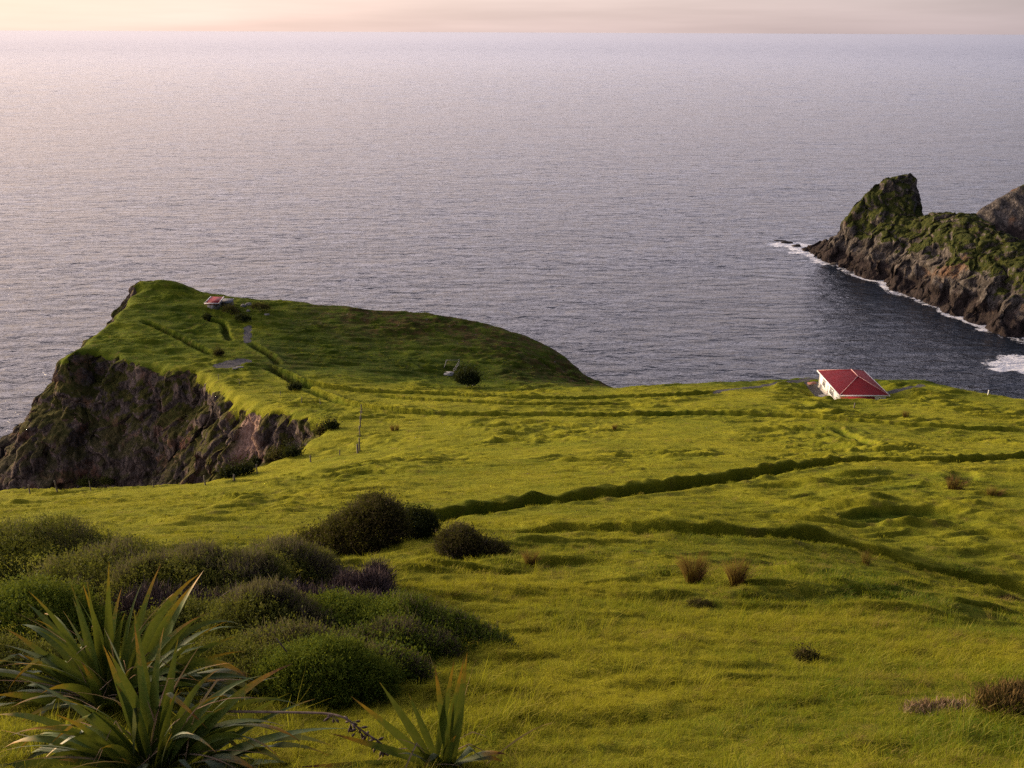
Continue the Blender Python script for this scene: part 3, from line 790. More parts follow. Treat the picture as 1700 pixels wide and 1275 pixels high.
flax('flax', 258, 1278, 'flax with many orange tipped straps in the lower left corner', [
    (0, 0, 0.1, 0.05, 11, 1.0), (-0.1, 0, -0.45, 0.0, 11, 1.0), (0.13, 0, 0.55, 0.0, 11, 1.0), (-0.2, 0, -0.9, -0.05, 11, 0.95), (0.25, 0, 0.95, 0.0, 11, 1.0),
    (0.05, -0.12, 0.25, -0.3, 9, 0.75), (-0.1, -0.12, -0.5, -0.35, 9, 0.75), (0.12, -0.14, 1.2, -0.3, 8, 0.8), (-0.25, -0.1, -1.25, -0.25, 8, 0.85), (0.0, 0.1, 0.25, 0.12, 8, 1.05), (.3, .05, 1.2, .05, 8, 1.0), (-.3, .05, -1.2, .05, 8, .95)],
    0, 1.42, 42, 40)
flax('flax', 737, 1266, 'small sparse flax with few upright straps, beside the fallen flower stalk', [(-.05, -.05, -.7, -.1, 4, .55), (.05, -.05, .5, -.1, 4, .5)], 0, 1.1, 43, 8, [
    ((-0.10, 0.05, 1.0), 1.02, 0.038, 0.04, None, 0.95, 0.1), ((0.12, 0.05, 1.0), 1.12, 0.040, 0.02, None, 0.7, 0.0), ((0.17, 0.0, 1.0), 1.1, 0.036, 0.02, None, 0.8, 0.2),
    ((0.20, 0.1, 1.0), 1.05, 0.030, 0.03, None, 0.95, -0.2), ((-0.62, 0.0, 0.75), 1.0, 0.036, 0.10, None, 0.9, 0.5), ((-0.48, 0.15, 0.9), 0.92, 0.040, 0.12, None, 0.1, 0.4),
    ((-0.95, -0.1, 0.55), 1.02, 0.036, 0.12, None, 1.0, 0.6), ((-1.0, -0.25, 0.25), 1.12, 0.036, 0.06, None, 1.0, 0.5), ((0.5, -0.1, 0.42), 0.46, 0.034, 0.1, None, 0.4, 0.2),
    ((0.05, -0.15, 0.5), 0.45, 0.03, 0.1, None, 0.2, 0.0), ((-0.25, -0.2, 0.35), 0.55, 0.032, 0.2, None, 0.4, 0.3), ((0.08, 0.1, 0.75), 0.6, 0.036, 0.05, None, 0.3, 0.3), ((-0.3, 0.1, 0.9), 0.7, 0.034, 0.08, None, 0.3, 0.3)])

# the fallen flower stalk with its seed pods
Bs = hit(737, 1262); Ys = Bs[1]
st = [at_y(372, 1181, Ys + .15), at_y(440, 1182, Ys + .12), at_y(500, 1183, Ys + .08), at_y(545, 1185, Ys + .05), at_y(572, 1192, Ys), at_y(592, 1206, Ys - .02), at_y(610, 1219, Ys - .05), at_y(630, 1232, Ys - .06), at_y(643, 1246, Ys - .06)]
O = st[4]; rt = empty('flower_stalk', O); tag(rt, 'bare brown flax flower stalk hanging low over the grass with dark seed pods', 'flower stalk')
b = Bag(); b.tube([np.array(p) - O for p in smooth_line(st, 4)], np.linspace(0.011, 0.006, 33), 7); b.build('stem', M_woody, rt)
rg = np.random.default_rng(77)
M_pod = mat_plain('seed_pod', (0.035, 0.022, 0.022), (0.11, 0.075, 0.068), 30, 0.7, 0.4, 0.004)
sp = np.array(smooth_line(st, 4)) - O
for j, (a, nn) in enumerate(((13, 5), (18, 8), (21, 7), (24, 9), (27, 9), (30, 9))):
    pb = Bag()
    for q in range(nn):
        d = np.array([rg.normal(0, .6), rg.normal(0, .6), -abs(rg.normal(0.5, .4))]); d /= np.linalg.norm(d)
        p0 = sp[a] + rg.normal(0, 0.006, 3); p1 = p0 + d * rg.uniform(0.02, 0.05); p2 = p1 + d * rg.uniform(0.035, 0.06)
        pb.tube([p0, p1, p1 + (p2 - p1) * .2, p1 + (p2 - p1) * .6, p2], [0.0025, 0.003, 0.010, 0.011, 0.002], 6)
    pb.build('seed_pods', M_pod, rt)
# curled dead leaf under the small flax
P = hit(748, 1256); P[2] += 0.05
b = Bag(); V, F, T = strap((0, 0, 0.03), (0.8, -0.4, 0.1), 0.13, 0.028, 0.9, rg, 0.9, None, 8, 0.4, 1.2); b.add(V, F, v=0.9, t=T * 0)
o = b.build('fallen_leaf', mat_plain('yellow_leaf', (0.40, 0.22, 0.03), (0.30, 0.15, 0.03), 30), None); o.location = P
tag(o, 'curled yellow dead leaf lying at the foot of the small flax', 'dead leaf')

# ------------------------------------------------------------------ shrubs
M_shrub = mat_foliage('shrub_leaf', ((0.046, 0.058, 0.015), (0.090, 0.100, 0.024), (0.160, 0.150, 0.036)), (0.29, 0.245, 0.07), 0.3)
M_shrub_bright = mat_foliage('coprosma_leaf', ((0.042, 0.072, 0.010), (0.080, 0.120, 0.014), (0.135, 0.160, 0.020)), (0.23, 0.24, 0.04), 0.3)
M_brown = mat_foliage('heath_leaf', ((0.034, 0.032, 0.013), (0.058, 0.042, 0.020), (0.048, 0.056, 0.013)), (0.100, 0.062, 0.032), 0.18)
M_twig = mat_foliage('bare_twig', ((0.060, 0.042, 0.042), (0.10, 0.075, 0.072), (0.15, 0.12, 0.115)), (0.17, 0.12, 0.115), 0.0, 0.9)
M_dark = mat_foliage('dark_leaf', ((0.012, 0.018, 0.008), (0.022, 0.032, 0.012), (0.035, 0.044, 0.014)), (0.05, 0.05, 0.018), 0.1)
def lobe_points(lobes, n, rg):
    """points on the joined outer surface of several ellipsoids"""
    L = np.array([l[:3] + l[3:6] for l in lobes], float)
    area = L[:, 3] * L[:, 4] + L[:, 5] * (L[:, 3] + L[:, 4])
    which = rg.choice(len(L), n * 2, p=area / area.sum())
    d = rg.normal(size=(n * 2, 3)); d[:, 2] = np.abs(d[:, 2]) * 0.95 - 0.16; d /= np.linalg.norm(d, axis=1)[:, None]
    l = L[which]
    bump_ = 1 + 0.34 * pn3(d[:, 0] * 1.7 + which, d[:, 1] * 1.7, d[:, 2] * 1.7, 7) + 0.16 * pn3(d[:, 0] * 10 + which, d[:, 1] * 10, d[:, 2] * 10, 9) + 0.30 * pn3(d[:, 0] * 5 + which, d[:, 1] * 5, d[:, 2] * 5, 8)
    depth = 1 - 0.30 * rg.random(n * 2) ** 2.2
    P = l[:, :3] + d * l[:, 3:] * (bump_ * depth)[:, None]
    keep = np.ones(len(P), bool)
    for i in range(len(L)):
        q = (P - L[i, :3]) / L[i, 3:]
        keep &= ~((which != i) & (np.sum(q * q, axis=1) < 0.62))
    nrm = d / l[:, 3:]; nrm /= np.linalg.norm(nrm, axis=1)[:, None]
    k = np.flatnonzero(keep)[:n]
    return P[k], nrm[k], depth[k]
def leaf_cloud(P, N, rg, size, per=6, spread=1.0, upright=0.5):
    """a short leafy shoot at every point: small leaves along a stalk, the youngest at its tip"""
    n = len(P)
    sh = N * .9 + np.array([0, 0, upright + .25]) + rg.normal(0, 0.42, (n, 3)); sh /= np.linalg.norm(sh, axis=1)[:, None]
    SL = size * (1.0 + 5.0 * rg.random(n) ** 2.2)
    n *= per
    k = np.tile((np.arange(per) + .5) / per, len(P))
    p = np.repeat(P, per, 0); a0 = np.repeat(sh, per, 0)
    ax = a0 * (.35 + .6 * k)[:, None] + rg.normal(0, 0.62, (n, 3)); ax /= np.linalg.norm(ax, axis=1)[:, None]
    s = np.cross(ax, rg.normal(size=(n, 3))); s /= np.linalg.norm(s, axis=1)[:, None]
    L = (size * rg.uniform(0.7, 1.3, n) * (1.1 - .35 * k))[:, None]; W = L * 0.26
    o = p + a0 * (np.repeat(SL, per) * k)[:, None] * spread + rg.normal(0, size * 0.22, (n, 3))
    V = np.stack([o, o + ax * L * 0.5 + s * W, o + ax * L, o + ax * L * 0.5 - s * W], 1).reshape(-1, 3)
    F = np.arange(n * 4).reshape(n, 4)
    t = np.repeat(k ** 1.5, 4)
    return V, F, t
def twig_cloud(P, N, rg, size, per=3, w=0.006, up=0.8):
    n = len(P) * per
    p = np.repeat(P, per, 0) + rg.normal(0, size * 0.3, (len(P) * per, 3)); nn = np.repeat(N, per, 0)
    ax = nn * 0.8 + np.array([0, 0, up]) + rg.normal(0, 0.45, (n, 3)); ax /= np.linalg.norm(ax, axis=1)[:, None]
    s = np.cross(ax, rg.normal(size=(n, 3))); s /= np.linalg.norm(s, axis=1)[:, None]
    L = size * rg.uniform(0.6, 1.5, n)[:, None]
    b = p - ax * L * 0.5
    V = np.stack([b - s * w, b + s * w, p + ax * L * 0.5 + s * w * 0.3, p + ax * L * 0.5 - s * w * 0.3], 1).reshape(-1, 3)
    return V, np.arange(n * 4).reshape(n, 4), np.tile([0.0, 0.0, 1.0, 1.0], n)
def shrub(px, py, Y, lobes, n, size, mat, label, seed, name='shrub', cat='shrub', group=None, kind='leaf', per=6, stems=9, twigs=0):
    """px,py,Y: foot on the ground; lobes (dx,dy,dz,rx,ry,rz) in metres from the foot"""
    rg = np.random.default_rng(seed)
    if kind == 'leaf' and n > 1000 and Y: n = int(n * 1.7); size *= .66
    B = hit(px, py)
    if Y:                                             # sizes were judged at distance Y
        k_ = float(B[1] / Y); lobes = [tuple(q * k_ for q in l) for l in lobes]; size *= k_
    B[2] = gz(B[0], B[1])
    root = empty(name, B); tag(root, label, cat, group)
    lb = []
    for dx_, dy_, dz_, a, b_, c in lobes:
        lb.append((dx_, dy_, gz(B[0] + dx_, B[1] + dy_) - B[2] + dz_, a, b_, c))
    big = list(lb)
    if kind == 'leaf' and n > 1000:                   # clumps standing out of the main mass
        for x, y, z, a, b_, c in big:
            for q in range(9):
                d = rg.normal(size=3); d[2] = abs(d[2]) * 0.8; d /= np.linalg.norm(d); k = rg.uniform(.22, .38); s_ = rg.uniform(.60, .82)
                lb.append((x + d[0] * a * s_, y + d[1] * b_ * s_, z + d[2] * c * s_, a * k, b_ * k, c * k * .9))
    P, N, D = lobe_points(lb, n, rg)
    if kind == 'leaf' and twigs >= 500:               # bare patches where the twigs show
        kp = pn3(P[:, 0] * 0.9, P[:, 1] * 0.9, P[:, 2] * 0.9, 14) < 0.13
        P, N, D = P[kp], N[kp], D[kp]
    bag = Bag()
    V, F, t = (leaf_cloud if kind == 'leaf' else twig_cloud)(P, N, rg, size, per)
    k = len(V) // len(P)
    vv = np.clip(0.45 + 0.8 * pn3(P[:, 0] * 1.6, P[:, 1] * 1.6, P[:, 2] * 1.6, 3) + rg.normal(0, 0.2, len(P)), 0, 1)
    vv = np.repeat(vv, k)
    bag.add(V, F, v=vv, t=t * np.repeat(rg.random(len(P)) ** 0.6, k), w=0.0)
    # inner leaves that close the crown
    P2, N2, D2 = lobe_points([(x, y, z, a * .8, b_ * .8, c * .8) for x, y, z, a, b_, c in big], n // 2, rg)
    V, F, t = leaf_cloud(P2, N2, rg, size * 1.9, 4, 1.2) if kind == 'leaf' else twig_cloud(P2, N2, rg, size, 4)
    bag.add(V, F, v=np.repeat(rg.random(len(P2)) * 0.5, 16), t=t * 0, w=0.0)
    sb = Bag()
    for i in range(stems):
        x, y, z, a, b_, c = big[i % len(big)]
        q = np.array([0, 0, -0.15])
        e = np.array([x, y, z]) + rg.normal(0, .38, 3) * np.array([a, b_, c]) + np.array([0, 0, c * 0.45])
        m_ = (q + e) / 2 + rg.normal(0, .12, 3) * np.array([a, b_, c])
        sb.tube(smooth_line([q, m_, e], 4), np.linspace(0.035, 0.008, 9) * (0.6 + 0.25 * max(a, c)), 5, v=0.5, t=0.0)
    if twigs:
        P3, N3, D3 = lobe_points(lb, twigs * 4, rg)
        pm = pn3(P3[:, 0] * 0.9, P3[:, 1] * 0.9, P3[:, 2] * 0.9, 14) > 0.05
        if pm.any():
            V, F, t = twig_cloud(P3[pm], N3[pm], rg, size * 5.5, 4, 0.0055)
            bag.add(V, F, v=np.repeat(rg.random(int(pm.sum()) * 4), 4), t=t, w=1.0)
    sb.build('branches', M_twig, root)
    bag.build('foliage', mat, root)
    return root
GR = 'wind clipped shrubs on the slope at left'
S = shrub
S(60, 985, 17.0, [(0, 0, .6, 1.9, 1.3, 1.05), (-1.5, .2, .6, 1.4, 1.2, .95), (1.5, .1, .35, 1.4, 1.0, .75)], 5600, .062, M_shrub, 'grey green rounded shrub at the back left, against the lit meadow', 101, group=GR, twigs=500)
S(60, 1075, 13.2, [(0, 0, .4, 1.15, .9, .80), (-.8, 0, .35, 1.0, .9, .7), (.85, -.05, .15, .8, .7, .55)], 4600, .055, M_shrub_bright, 'green dome shaped shrub at the left frame edge, just above the flax', 102, group=GR)
S(195, 1010, 15.6, [(0, 0, .5, 1.5, 1.1, .80), (.9, .15, .5, 1.2, .9, .7), (-.8, -.3, .2, 1.0, .9, .6)], 4600, .058, M_shrub, 'olive shrub behind the tallest upright flax leaf', 103, group=GR, twigs=900)
S(330, 1020, 15.2, [(0, 0, .5, 1.4, 1.0, .80), (.9, .1, .45, 1.0, .9, .72), (-.9, -.1, .45, 1.0, .9, .7)], 5200, .058, M_shrub, 'wide grey green shrub right of the tall flax leaf, brownish on its right flank', 104, group=GR, twigs=1900)
S(470, 1000, 16.2, [(0, 0, .5, 1.15, .9, .88), (.7, -.1, .25, .9, .8, .65), (-.6, -.2, .2, .8, .8, .6)], 3600, .055, M_shrub, 'olive shrub with a brown top next to the meadow', 105, group=GR, twigs=1500)
S(310, 1065, 13.2, [(0, 0, .2, .8, .6, .48), (.5, .1, .1, .6, .6, .4)], 1900, .05, M_shrub, 'small low shrub in a hollow between the flax and the wide shrub', 106, group=GR)
S(440, 1075, 13.4, [(0, 0, .42, .95, .75, .70), (.4, -.2, .2, .9, .7, .5), (-.5, .1, .2, .7, .6, .5)], 3000, .052, M_shrub, 'purple grey twiggy shrub in the middle of the thicket', 107, group=GR, twigs=3600)
S(585, 1075, 14.0, [(-.35, .2, .34, 1.0, .9, .58), (.35, .05, .16, 1.1, .9, .45), (.95, -.1, -.1, .8, .7, .35), (-.8, -.2, .1, .8, .7, .42)], 5600, .048, M_shrub_bright, 'bright green smooth topped shrub in the middle of the thicket', 108, group=GR)
S(720, 1080, 14.4, [(-.75, .4, .34, .8, .8, .66), (-.1, .2, .12, 1.0, .85, .50), (.6, .0, -.08, .9, .7, .36), (1.15, -.1, -.15, .6, .55, .26)], 5600, .048, M_shrub_bright, 'green wedge shaped shrub tapering to the right onto open grass', 109, group=GR, twigs=350)
S(540, 1150, 10.6, [(0, 0, .28, .78, .62, .50), (-.5, .1, .15, .7, .55, .42), (.5, .05, .08, .65, .5, .34), (0, -.3, .02, .7, .4, .3)], 5000, .040, M_shrub_bright, 'yellow green low shrub nearest the fallen flower stalk', 110, group=GR)
S(430, 1150, 10.3, [(0, 0, .15, .8, .6, .42), (-.7, .2, .15, .8, .6, .4), (.5, .2, .1, .6, .5, .36)], 3000, .042, M_shrub, 'dark low shrub between the orange tipped flax and the yellow green shrub', 111, group=GR)
S(60, 1150, 11.0, [(0, 0, .15, 1.1, .7, .5), (-.9, 0, .2, 1.0, .7, .5), (.9, 0, .1, .9, .6, .4)], 3000, .05, M_shrub, 'shaded low shrub under the drooping flax straps at the left edge', 112, group=GR)
S(550, 1035, 15.2, [(0, 0, .2, .8, .6, .45), (-.8, .1, .2, .7, .6, .42), (.8, .1, .2, .7, .5, .42)], 1400, .24, M_twig, 'bare purple brown twiggy bush filling the gap behind the smooth topped shrub', 115, 'dead_bush', 'dead bush', None, 'twig', 3, 10)
S(255, 1050, 14.0, [(0, 0, .3, .8, .6, .55), (.8, .1, .25, .7, .6, .45)], 1100, .24, M_twig, 'dark purple grey twigs in the hollow behind the tall flax', 116, 'dead_bush', 'dead bush', None, 'twig', 3, 10)
for q_, (px_, py_, Y_, k_, m__, lab_) in enumerate((
    (140, 1030, 14.8, .85, M_shrub, 'low olive shrub filling the dip behind the left edge dome'), (395, 1040, 14.6, .8, M_shrub, 'low grey green shrub left of the purple grey twiggy one'),
    (520, 1075, 13.6, .75, M_shrub_bright, 'green low shrub between the twiggy shrub and the smooth topped one'), (650, 1095, 13.2, .7, M_shrub_bright, 'green low shrub at the front foot of the wedge shaped shrub'),
    (480, 1110, 12.0, .75, M_shrub, 'dull green low shrub just behind the yellow green one'), (620, 1130, 11.6, .5, M_shrub_bright, 'small bright shrub at the right end of the yellow green one'),
    (270, 990, 16.4, .9, M_shrub, 'olive shrub on the meadow side of the tall flax'), (400, 1000, 16.6, .85, M_brown, 'brownish shrub on the meadow side of the thicket'))):
    S(px_, py_, Y_, [(0, 0, .25 * k_, 1.1 * k_, .8 * k_, .62 * k_), (.8 * k_, .1, .12 * k_, .9 * k_, .7 * k_, .5 * k_), (-.8 * k_, -.1, .12 * k_, .9 * k_, .7 * k_, .5 * k_)], 2400, .055, m__, lab_, 170 + q_, group=GR, twigs=500)
S(615, 1012, 16.2, [(0, 0, .30, .46, .42, .58), (-.45, .2, .35, .36, .36, .42), (.35, -.3, .1, .38, .36, .42)], 1300, .26, M_twig, 'bare purple grey twiggy bush between the two green shrubs', 113, 'dead_bush', 'dead bush', None, 'twig', 3, 12)
S(628, 985, 16.5, [(0, 0, .25, .22, .2, .42)], 420, .3, M_twig, 'small brown tuft of dead twigs on top of the thicket', 114, 'dead_bush', 'dead bush', None, 'twig', 3, 5)
# mounds farther down
S(590, 915, 27.5, [(.75, .1, .60, 1.05, 1.2, 1.05), (-.1, .1, .40, 1.2, 1.2, .90), (-1.1, .0, .1, 1.1, 1.0, .65), (-1.9, -.1, -.15, .9, .8, .40), (.3, -.6, .1, 1.6, .8, .5)], 8500, .085, M_brown, 'large dark brown mounded shrub standing alone on the meadow', 121, twigs=1200)
S(685, 890, 28.5, [(0, 0, .35, .85, .8, .55), (.3, .1, .25, .6, .6, .42)], 3000, .07, M_dark, 'dark green rounded shrub against the right flank of the big brown mound', 122)
S(762, 915, 27.0, [(0, 0, .25, .75, .8, .50), (.8, -.1, .05, .9, .75, .38), (1.4, -.1, -.1, .6, .5, .28)], 3600, .068, M_brown, 'low shrub with brown crown and green skirt at the head of the sunken track', 123, twigs=500)
S(775, 642, None, [(0, 0, 1.2, 1.75, 1.5, 1.45), (.8, 0, .9, 1.2, 1.2, 1.2)], 1800, .22, M_dark, 'round almost black shrub alone in the far hollow', 124)
S(1680, 1180, None, [(0, 0, .06, .36, .26, .15), (.35, .05, .08, .36, .28, .18)], 700, .09, mat_foliage('bracken', ((.06, .042, .018), (.10, .065, .026), (.12, .085, .03)), (.15, .09, .035), .1), 'brown withered bracken clump at the right frame edge', 125, 'bracken', 'bracken', None, 'twig', 4, 6)
S(1552, 1185, None, [(0, 0, .0, .30, .16, .05), (.2, .0, .0, .25, .14, .05)], 420, .08, M_dry, 'flattened purple grey dead weeds in the lower right grass', 126, 'dead_weeds', 'dead weeds', None, 'twig', 4, 4)
# scrub along the cliff rim
for i, (px, py, sz, mt, lab) in enumerate((
    (140, 806, 1.0, M_shrub, 'round olive shrub on the cliff edge behind the leaning posts'), (178, 803, 1.0, M_shrub, 'tufted olive shrub with pale leaf tips on the near cliff edge'),
    (378, 793, .8, M_dark, 'dark leafy scrub just right of the pale post on the rim'), (402, 788, .95, M_dark, 'dark leafy scrub beside the stump on the rim'),
    (420, 776, .8, M_dark, 'dark leafy scrub behind the rim post at the middle of the inlet'), (462, 762, .9, M_brown, 'brownish scrub at the upper corner of the inlet'), (484, 758, .95, M_dark, 'spiky dark scrub at the inner corner of the inlet'),
    (534, 722, .8, M_brown, 'ragged brown scrub clinging below the meadow rim'), (550, 712, .8, M_dark, 'dark scrub in a nick of the meadow rim'),
    (488, 648, 1.0, M_dark, 'dark rush clump beside the track on the promontory neck'), (402, 533, 1.6, M_dark, 'dark shrub below the promontory shed path'), (382, 520, 1.8, M_brown, 'reddish brown thicket right of the promontory shed'),
    (430, 516, 2.0, M_brown, 'brown thicket on the promontory crest right of pale rocks'), (362, 590, .8, M_brown, 'small rusty shrub on the gravel pad'), (345, 532, .9, M_dark, 'small dark shrub below the promontory shed'))):
    S(px, py, None, [(0, 0, .3 * sz, .8 * sz, .6 * sz, .55 * sz), (.6 * sz, .1, .2 * sz, .6 * sz, .5 * sz, .4 * sz)], 420, .16, mt, lab, 140 + i, stems=4, per=5)

# red brown tussocks
M_tus = mat_foliage('tussock_blade', ((0.10, 0.050, 0.020), (0.17, 0.080, 0.034), (0.24, 0.13, 0.06)), (0.26, 0.13, 0.075), 0.25, 0.8)
for i, (px, py, h_, sp_, nb, lab) in enumerate((
    (1150, 968, .95, .34, 900, 'larger rusty tussock, left of a pair on the slope'), (1222, 970, .80, .26, 700, 'smaller rusty tussock, right of a pair on the slope'),
    (881, 938, .62, .22, 420, 'dark brown narrow tussock near the low shrub'), (1437, 938, .72, .22, 260, 'thin rusty tussock on the lip of the lower sunken track'),
    (1585, 812, 1.1, .9, 420, 'flattened brown bracken patch by the upper track'), (1650, 822, .7, .8, 240, 'pale brown bracken patch right of the dark one'), (655, 714, 1.1, 1.2, 220, 'faint rusty sedge patch beside the tall poles'),
    (1503, 692, 1.3, .9, 260, 'brown tussock down the slope from the house'), (1020, 712, .9, .5, 130, 'small brown weed out in the middle of the meadow'))):
    rg = np.random.default_rng(300 + i); B = hit(px, py); root_v = Bag()
    k = h_ / 0.9
    for j in range(nb):
        a = rg.uniform(0, 6.283); r0_ = sp_ * 0.45 * math.sqrt(rg.random()); lean = rg.uniform(0.05, 0.55)
        b0 = np.array([math.cos(a) * r0_, math.sin(a) * r0_ * .8, -0.03]); dr_ = np.array([math.cos(a) * lean + .10, math.sin(a) * lean, 1.0]); dr_ /= np.linalg.norm(dr_)
        L = h_ * rg.uniform(.55, 1.1); w = (.004 if B[1] < 40 else .012) * rg.uniform(.7, 1.3); s = np.array([math.sin(a + 1.2), math.cos(a), 0]) * w
        p1 = b0 + dr_ * L * .55; p2 = b0 + dr_ * L + np.array([dr_[0] * .25, dr_[1] * .25, -.12]) * L
        root_v.add(np.array([b0 - s, b0 + s, p1 + s * .8, p1 - s * .8, p2]), [(0, 1, 2, 3)], [(3, 2, 4)], v=rg.random(), t=[0, 0, .5, .5, 1.0])
    B[2] = gz(B[0], B[1])
    o = root_v.build('tussock', M_tus); o.location = B; tag(o, lab, 'tussock')

# ------------------------------------------------------------------ house
def house_roof_material(name, c, axis):
    n = NT(name)
    w = n.n('ShaderNodeTexWave', wave_type='BANDS', bands_direction=axis); w.inputs['Scale'].default_value = 2.1
    n.l(n.coord(), w.inputs['Vector'])
    t = n.noise(0.8, 6, 0.6)
    cc = n.mix(n.rng(t, 0.35, 0.7), c, tuple(x * 0.72 for x in c))
    return n.bsdf(cc, 0.6, n.bump(w.outputs[0], 0.5, 0.04), 0.12)
RED = (0.17, 0.009, 0.014)
M_rx = house_roof_material('red_roof_side', RED, 'Y'); M_ry = house_roof_material('red_roof_end', RED, 'X')
M_cap = mat_plain('white_flashing', (0.62, 0.58, 0.57), (0.52, 0.47, 0.46), 4, 0.5, 0.1)
def board_material():
    n = NT('white_weatherboard')
    w = n.n('ShaderNodeTexWave', wave_type='BANDS', bands_direction='Z', wave_profile='SAW'); w.inputs['Scale'].default_value = 1.9
    n.l(n.coord(), w.inputs['Vector']); t = n.noise(1.1, 6, 0.7)
    return n.bsdf(n.mix(n.rng(t, .35, .7), (0.74, 0.72, 0.70), (0.60, 0.57, 0.55)), 0.55, n.bump(w.outputs[0], 0.5, 0.025), 0.3)
M_wall = board_material()
M_trim = mat_plain('white_trim', (0.75, 0.74, 0.72), (0.66, 0.64, 0.63), 5, 0.5, 0.1)
M_glass = NT('window_glass'); M_glass = M_glass.bsdf((0.02, 0.022, 0.026), 0.08, None, 0.6)
M_conc = mat_plain('old_concrete', (0.17, 0.165, 0.16), (0.30, 0.285, 0.27), 3, 0.9, 0.4)
W_ = HX1 - HX0; L_ = HY1 - HY0; EH = 2.95               # eaves above the floor
hx = (HX0 + HX1) / 2; hy = (HY0 + HY1) / 2
house = empty('house', (hx, hy, HFLOOR)); tag(house, 'white weatherboard bungalow with red hipped roof on the edge of the meadow', 'house')
x0, x1, y0, y1 = -W_ / 2, W_ / 2, -L_ / 2, L_ / 2
b = Bag(); b.box(x0, x1, y0, y1, 0.0, EH); b.build('wall', M_wall, house, False)
b = Bag(); b.box(x0 - .05, x1 + .05, y0 - .05, y1 + .05, -0.9, -0.003); b.build('foundation', M_conc, house, False)
ov = 0.38; ex0, ex1, ey0, ey1 = x0 - ov, x1 + ov, y0 - ov, y1 + ov
RZ = EH + 2.05; ra, rb2 = 147.0 - hy, 150.4 - hy
E = [(ex0, ey0, EH + .05), (ex1, ey0, EH + .05), (ex1, ey1, EH + .05), (ex0, ey1, EH + .05)]; A_ = (0, ra, RZ); B_ = (0, rb2, RZ)
roof = make_mesh('roof', [E[0], E[3], B_, A_, E[1], E[2]], [np.array([(0, 3, 2, 1), (4, 5, 2, 3)]), np.array([(0, 4, 3), (5, 1, 2)])], [M_rx, M_ry], None, False, house)
for p, mi in zip(roof.data.polygons, (0, 0, 1, 1)): p.material_index = mi
b = Bag()
for p, q, r0_ in ((E[0], A_, .055), (E[1], A_, .035), (A_, B_, .065), (E[3], B_, .05), (E[2], B_, .05)):
    b.tube([np.array(p) + (0, 0, .03), np.array(q) + (0, 0, .03)], r0_, 6)
b.build('ridge_capping', mat_plain('pink_capping', (0.55, 0.33, 0.32), (0.45, 0.24, 0.23), 4, .5, .1), roof)
b = Bag()
for (xa, xb, ya, yb) in ((ex0 - .09, ex0 - .005, ey0 - .09, ey1 + .09), (ex1 + .005, ex1 + .09, ey0 - .09, ey1 + .09), (ex0 - .002, ex1 + .002, ey0 - .09, ey0 - .005), (ex0 - .002, ex1 + .002, ey1 + .005, ey1 + .09)):
    b.box(xa, xb, ya, yb, EH - .12, EH + .09)
b.build('gutter', M_trim, roof, False)
b = Bag(); b.box(ex0 + .01, ex1 - .01, ey0 + .01, ey1 - .01, EH + .004, EH + .04); b.build('soffit', M_trim, roof, False)
# lean-to on the uphill end
b = Bag(); LX1 = x0 + 5.6
V = np.array([(ex0 + .05, ey0 - 1.35, EH - .62), (LX1, ey0 - 1.35, EH - .62), (LX1, ey0 - .10, EH - .14), (ex0 + .05, ey0 - .10, EH - .14)]); V = np.concatenate([V, V - (0, 0, .06)])
b.add(V, [(0, 1, 2, 3), (7, 6, 5, 4), (0, 4, 5, 1), (1, 5, 6, 2), (2, 6, 7, 3), (3, 7, 4, 0)]); b.build('porch_roof', house_roof_material('faded_red_roof', (0.27, 0.03, 0.034), 'X'), house, False)
b = Bag(); b.box(x0 + .05, LX1 - .12, ey0 - 1.2, y0 - .003, 0.0, EH - .70); b.build('porch', M_wall, house, False)
# windows on the long left wall and the uphill end
def window(parent, side, c, zc, w, h, nx):
    f = Bag(); g = Bag()
    def bx(bag, u0_, u1_, z0_, z1_, d0, d1):
        if side == 'x0': bag.box(x0 - d1, x0 - d0, c + u0_, c + u1_, z0_, z1_)
        else: bag.box(c + u0_, c + u1_, y0 - d1, y0 - d0, z0_, z1_)
    z0_, z1_ = zc - h / 2, zc + h / 2
    bx(f, -w / 2 - .1, w / 2 + .1, z1_, z1_ + .1, .003, .07); bx(f, -w / 2 - .14, w / 2 + .14, z0_ - .09, z0_ - .002, .003, .10)
    for i in range(nx + 1):
        u = -w / 2 + w * i / nx; hw_ = .06 if i in (0, nx) else .04
        bx(f, u - hw_, u + hw_, z0_, z1_, .003, .065)
    bx(f, -w / 2 + .062, w / 2 - .062, zc + h * .15, zc + h * .15 + .05, .004, .055)
    fo = f.build('window', M_trim, parent, False)
    bx(g, -w / 2 + .01, w / 2 - .01, z0_ + .002, z1_ - .002, .006, .03)
    g.build('pane', M_glass, fo, False)
window(house, 'x0', 2.9, 1.75, 1.5, 1.25, 3); window(house, 'x0', -1.3, 1.75, 2.1, 1.25, 4); window(house, 'x0', -4.3, 1.85, 0.8, .9, 2)
window(house, 'y0', 3.1, 1.75, 1.0, 1.1, 2)
b = Bag(); b.box(x0 - .05, x0 - .004, .55, 1.45, 0.02, 2.05); dr_ = b.build('door', mat_plain('door_paint', (.60, .55, .53), (.50, .45, .43), 3, .5, .1), house, False)
b = Bag(); b.box(x0 - .10, x0 - .052, .63, .68, .95, 1.05); b.build('handle', M_conc, dr_, False)
b = Bag(); b.box(x0 - 1.3, x0 - .06, .35, 1.65, -.6, -.12); b.box(x0 - .75, x0 - .06, .352, 1.648, -.118, -.008); b.build('step', M_conc, house, False)
b = Bag(); b.tube([(x0 - .06, y1 - .3, EH - .15), (x0 - .06, y1 - .3, .05)], .045, 6); b.build('downpipe', M_trim, house)
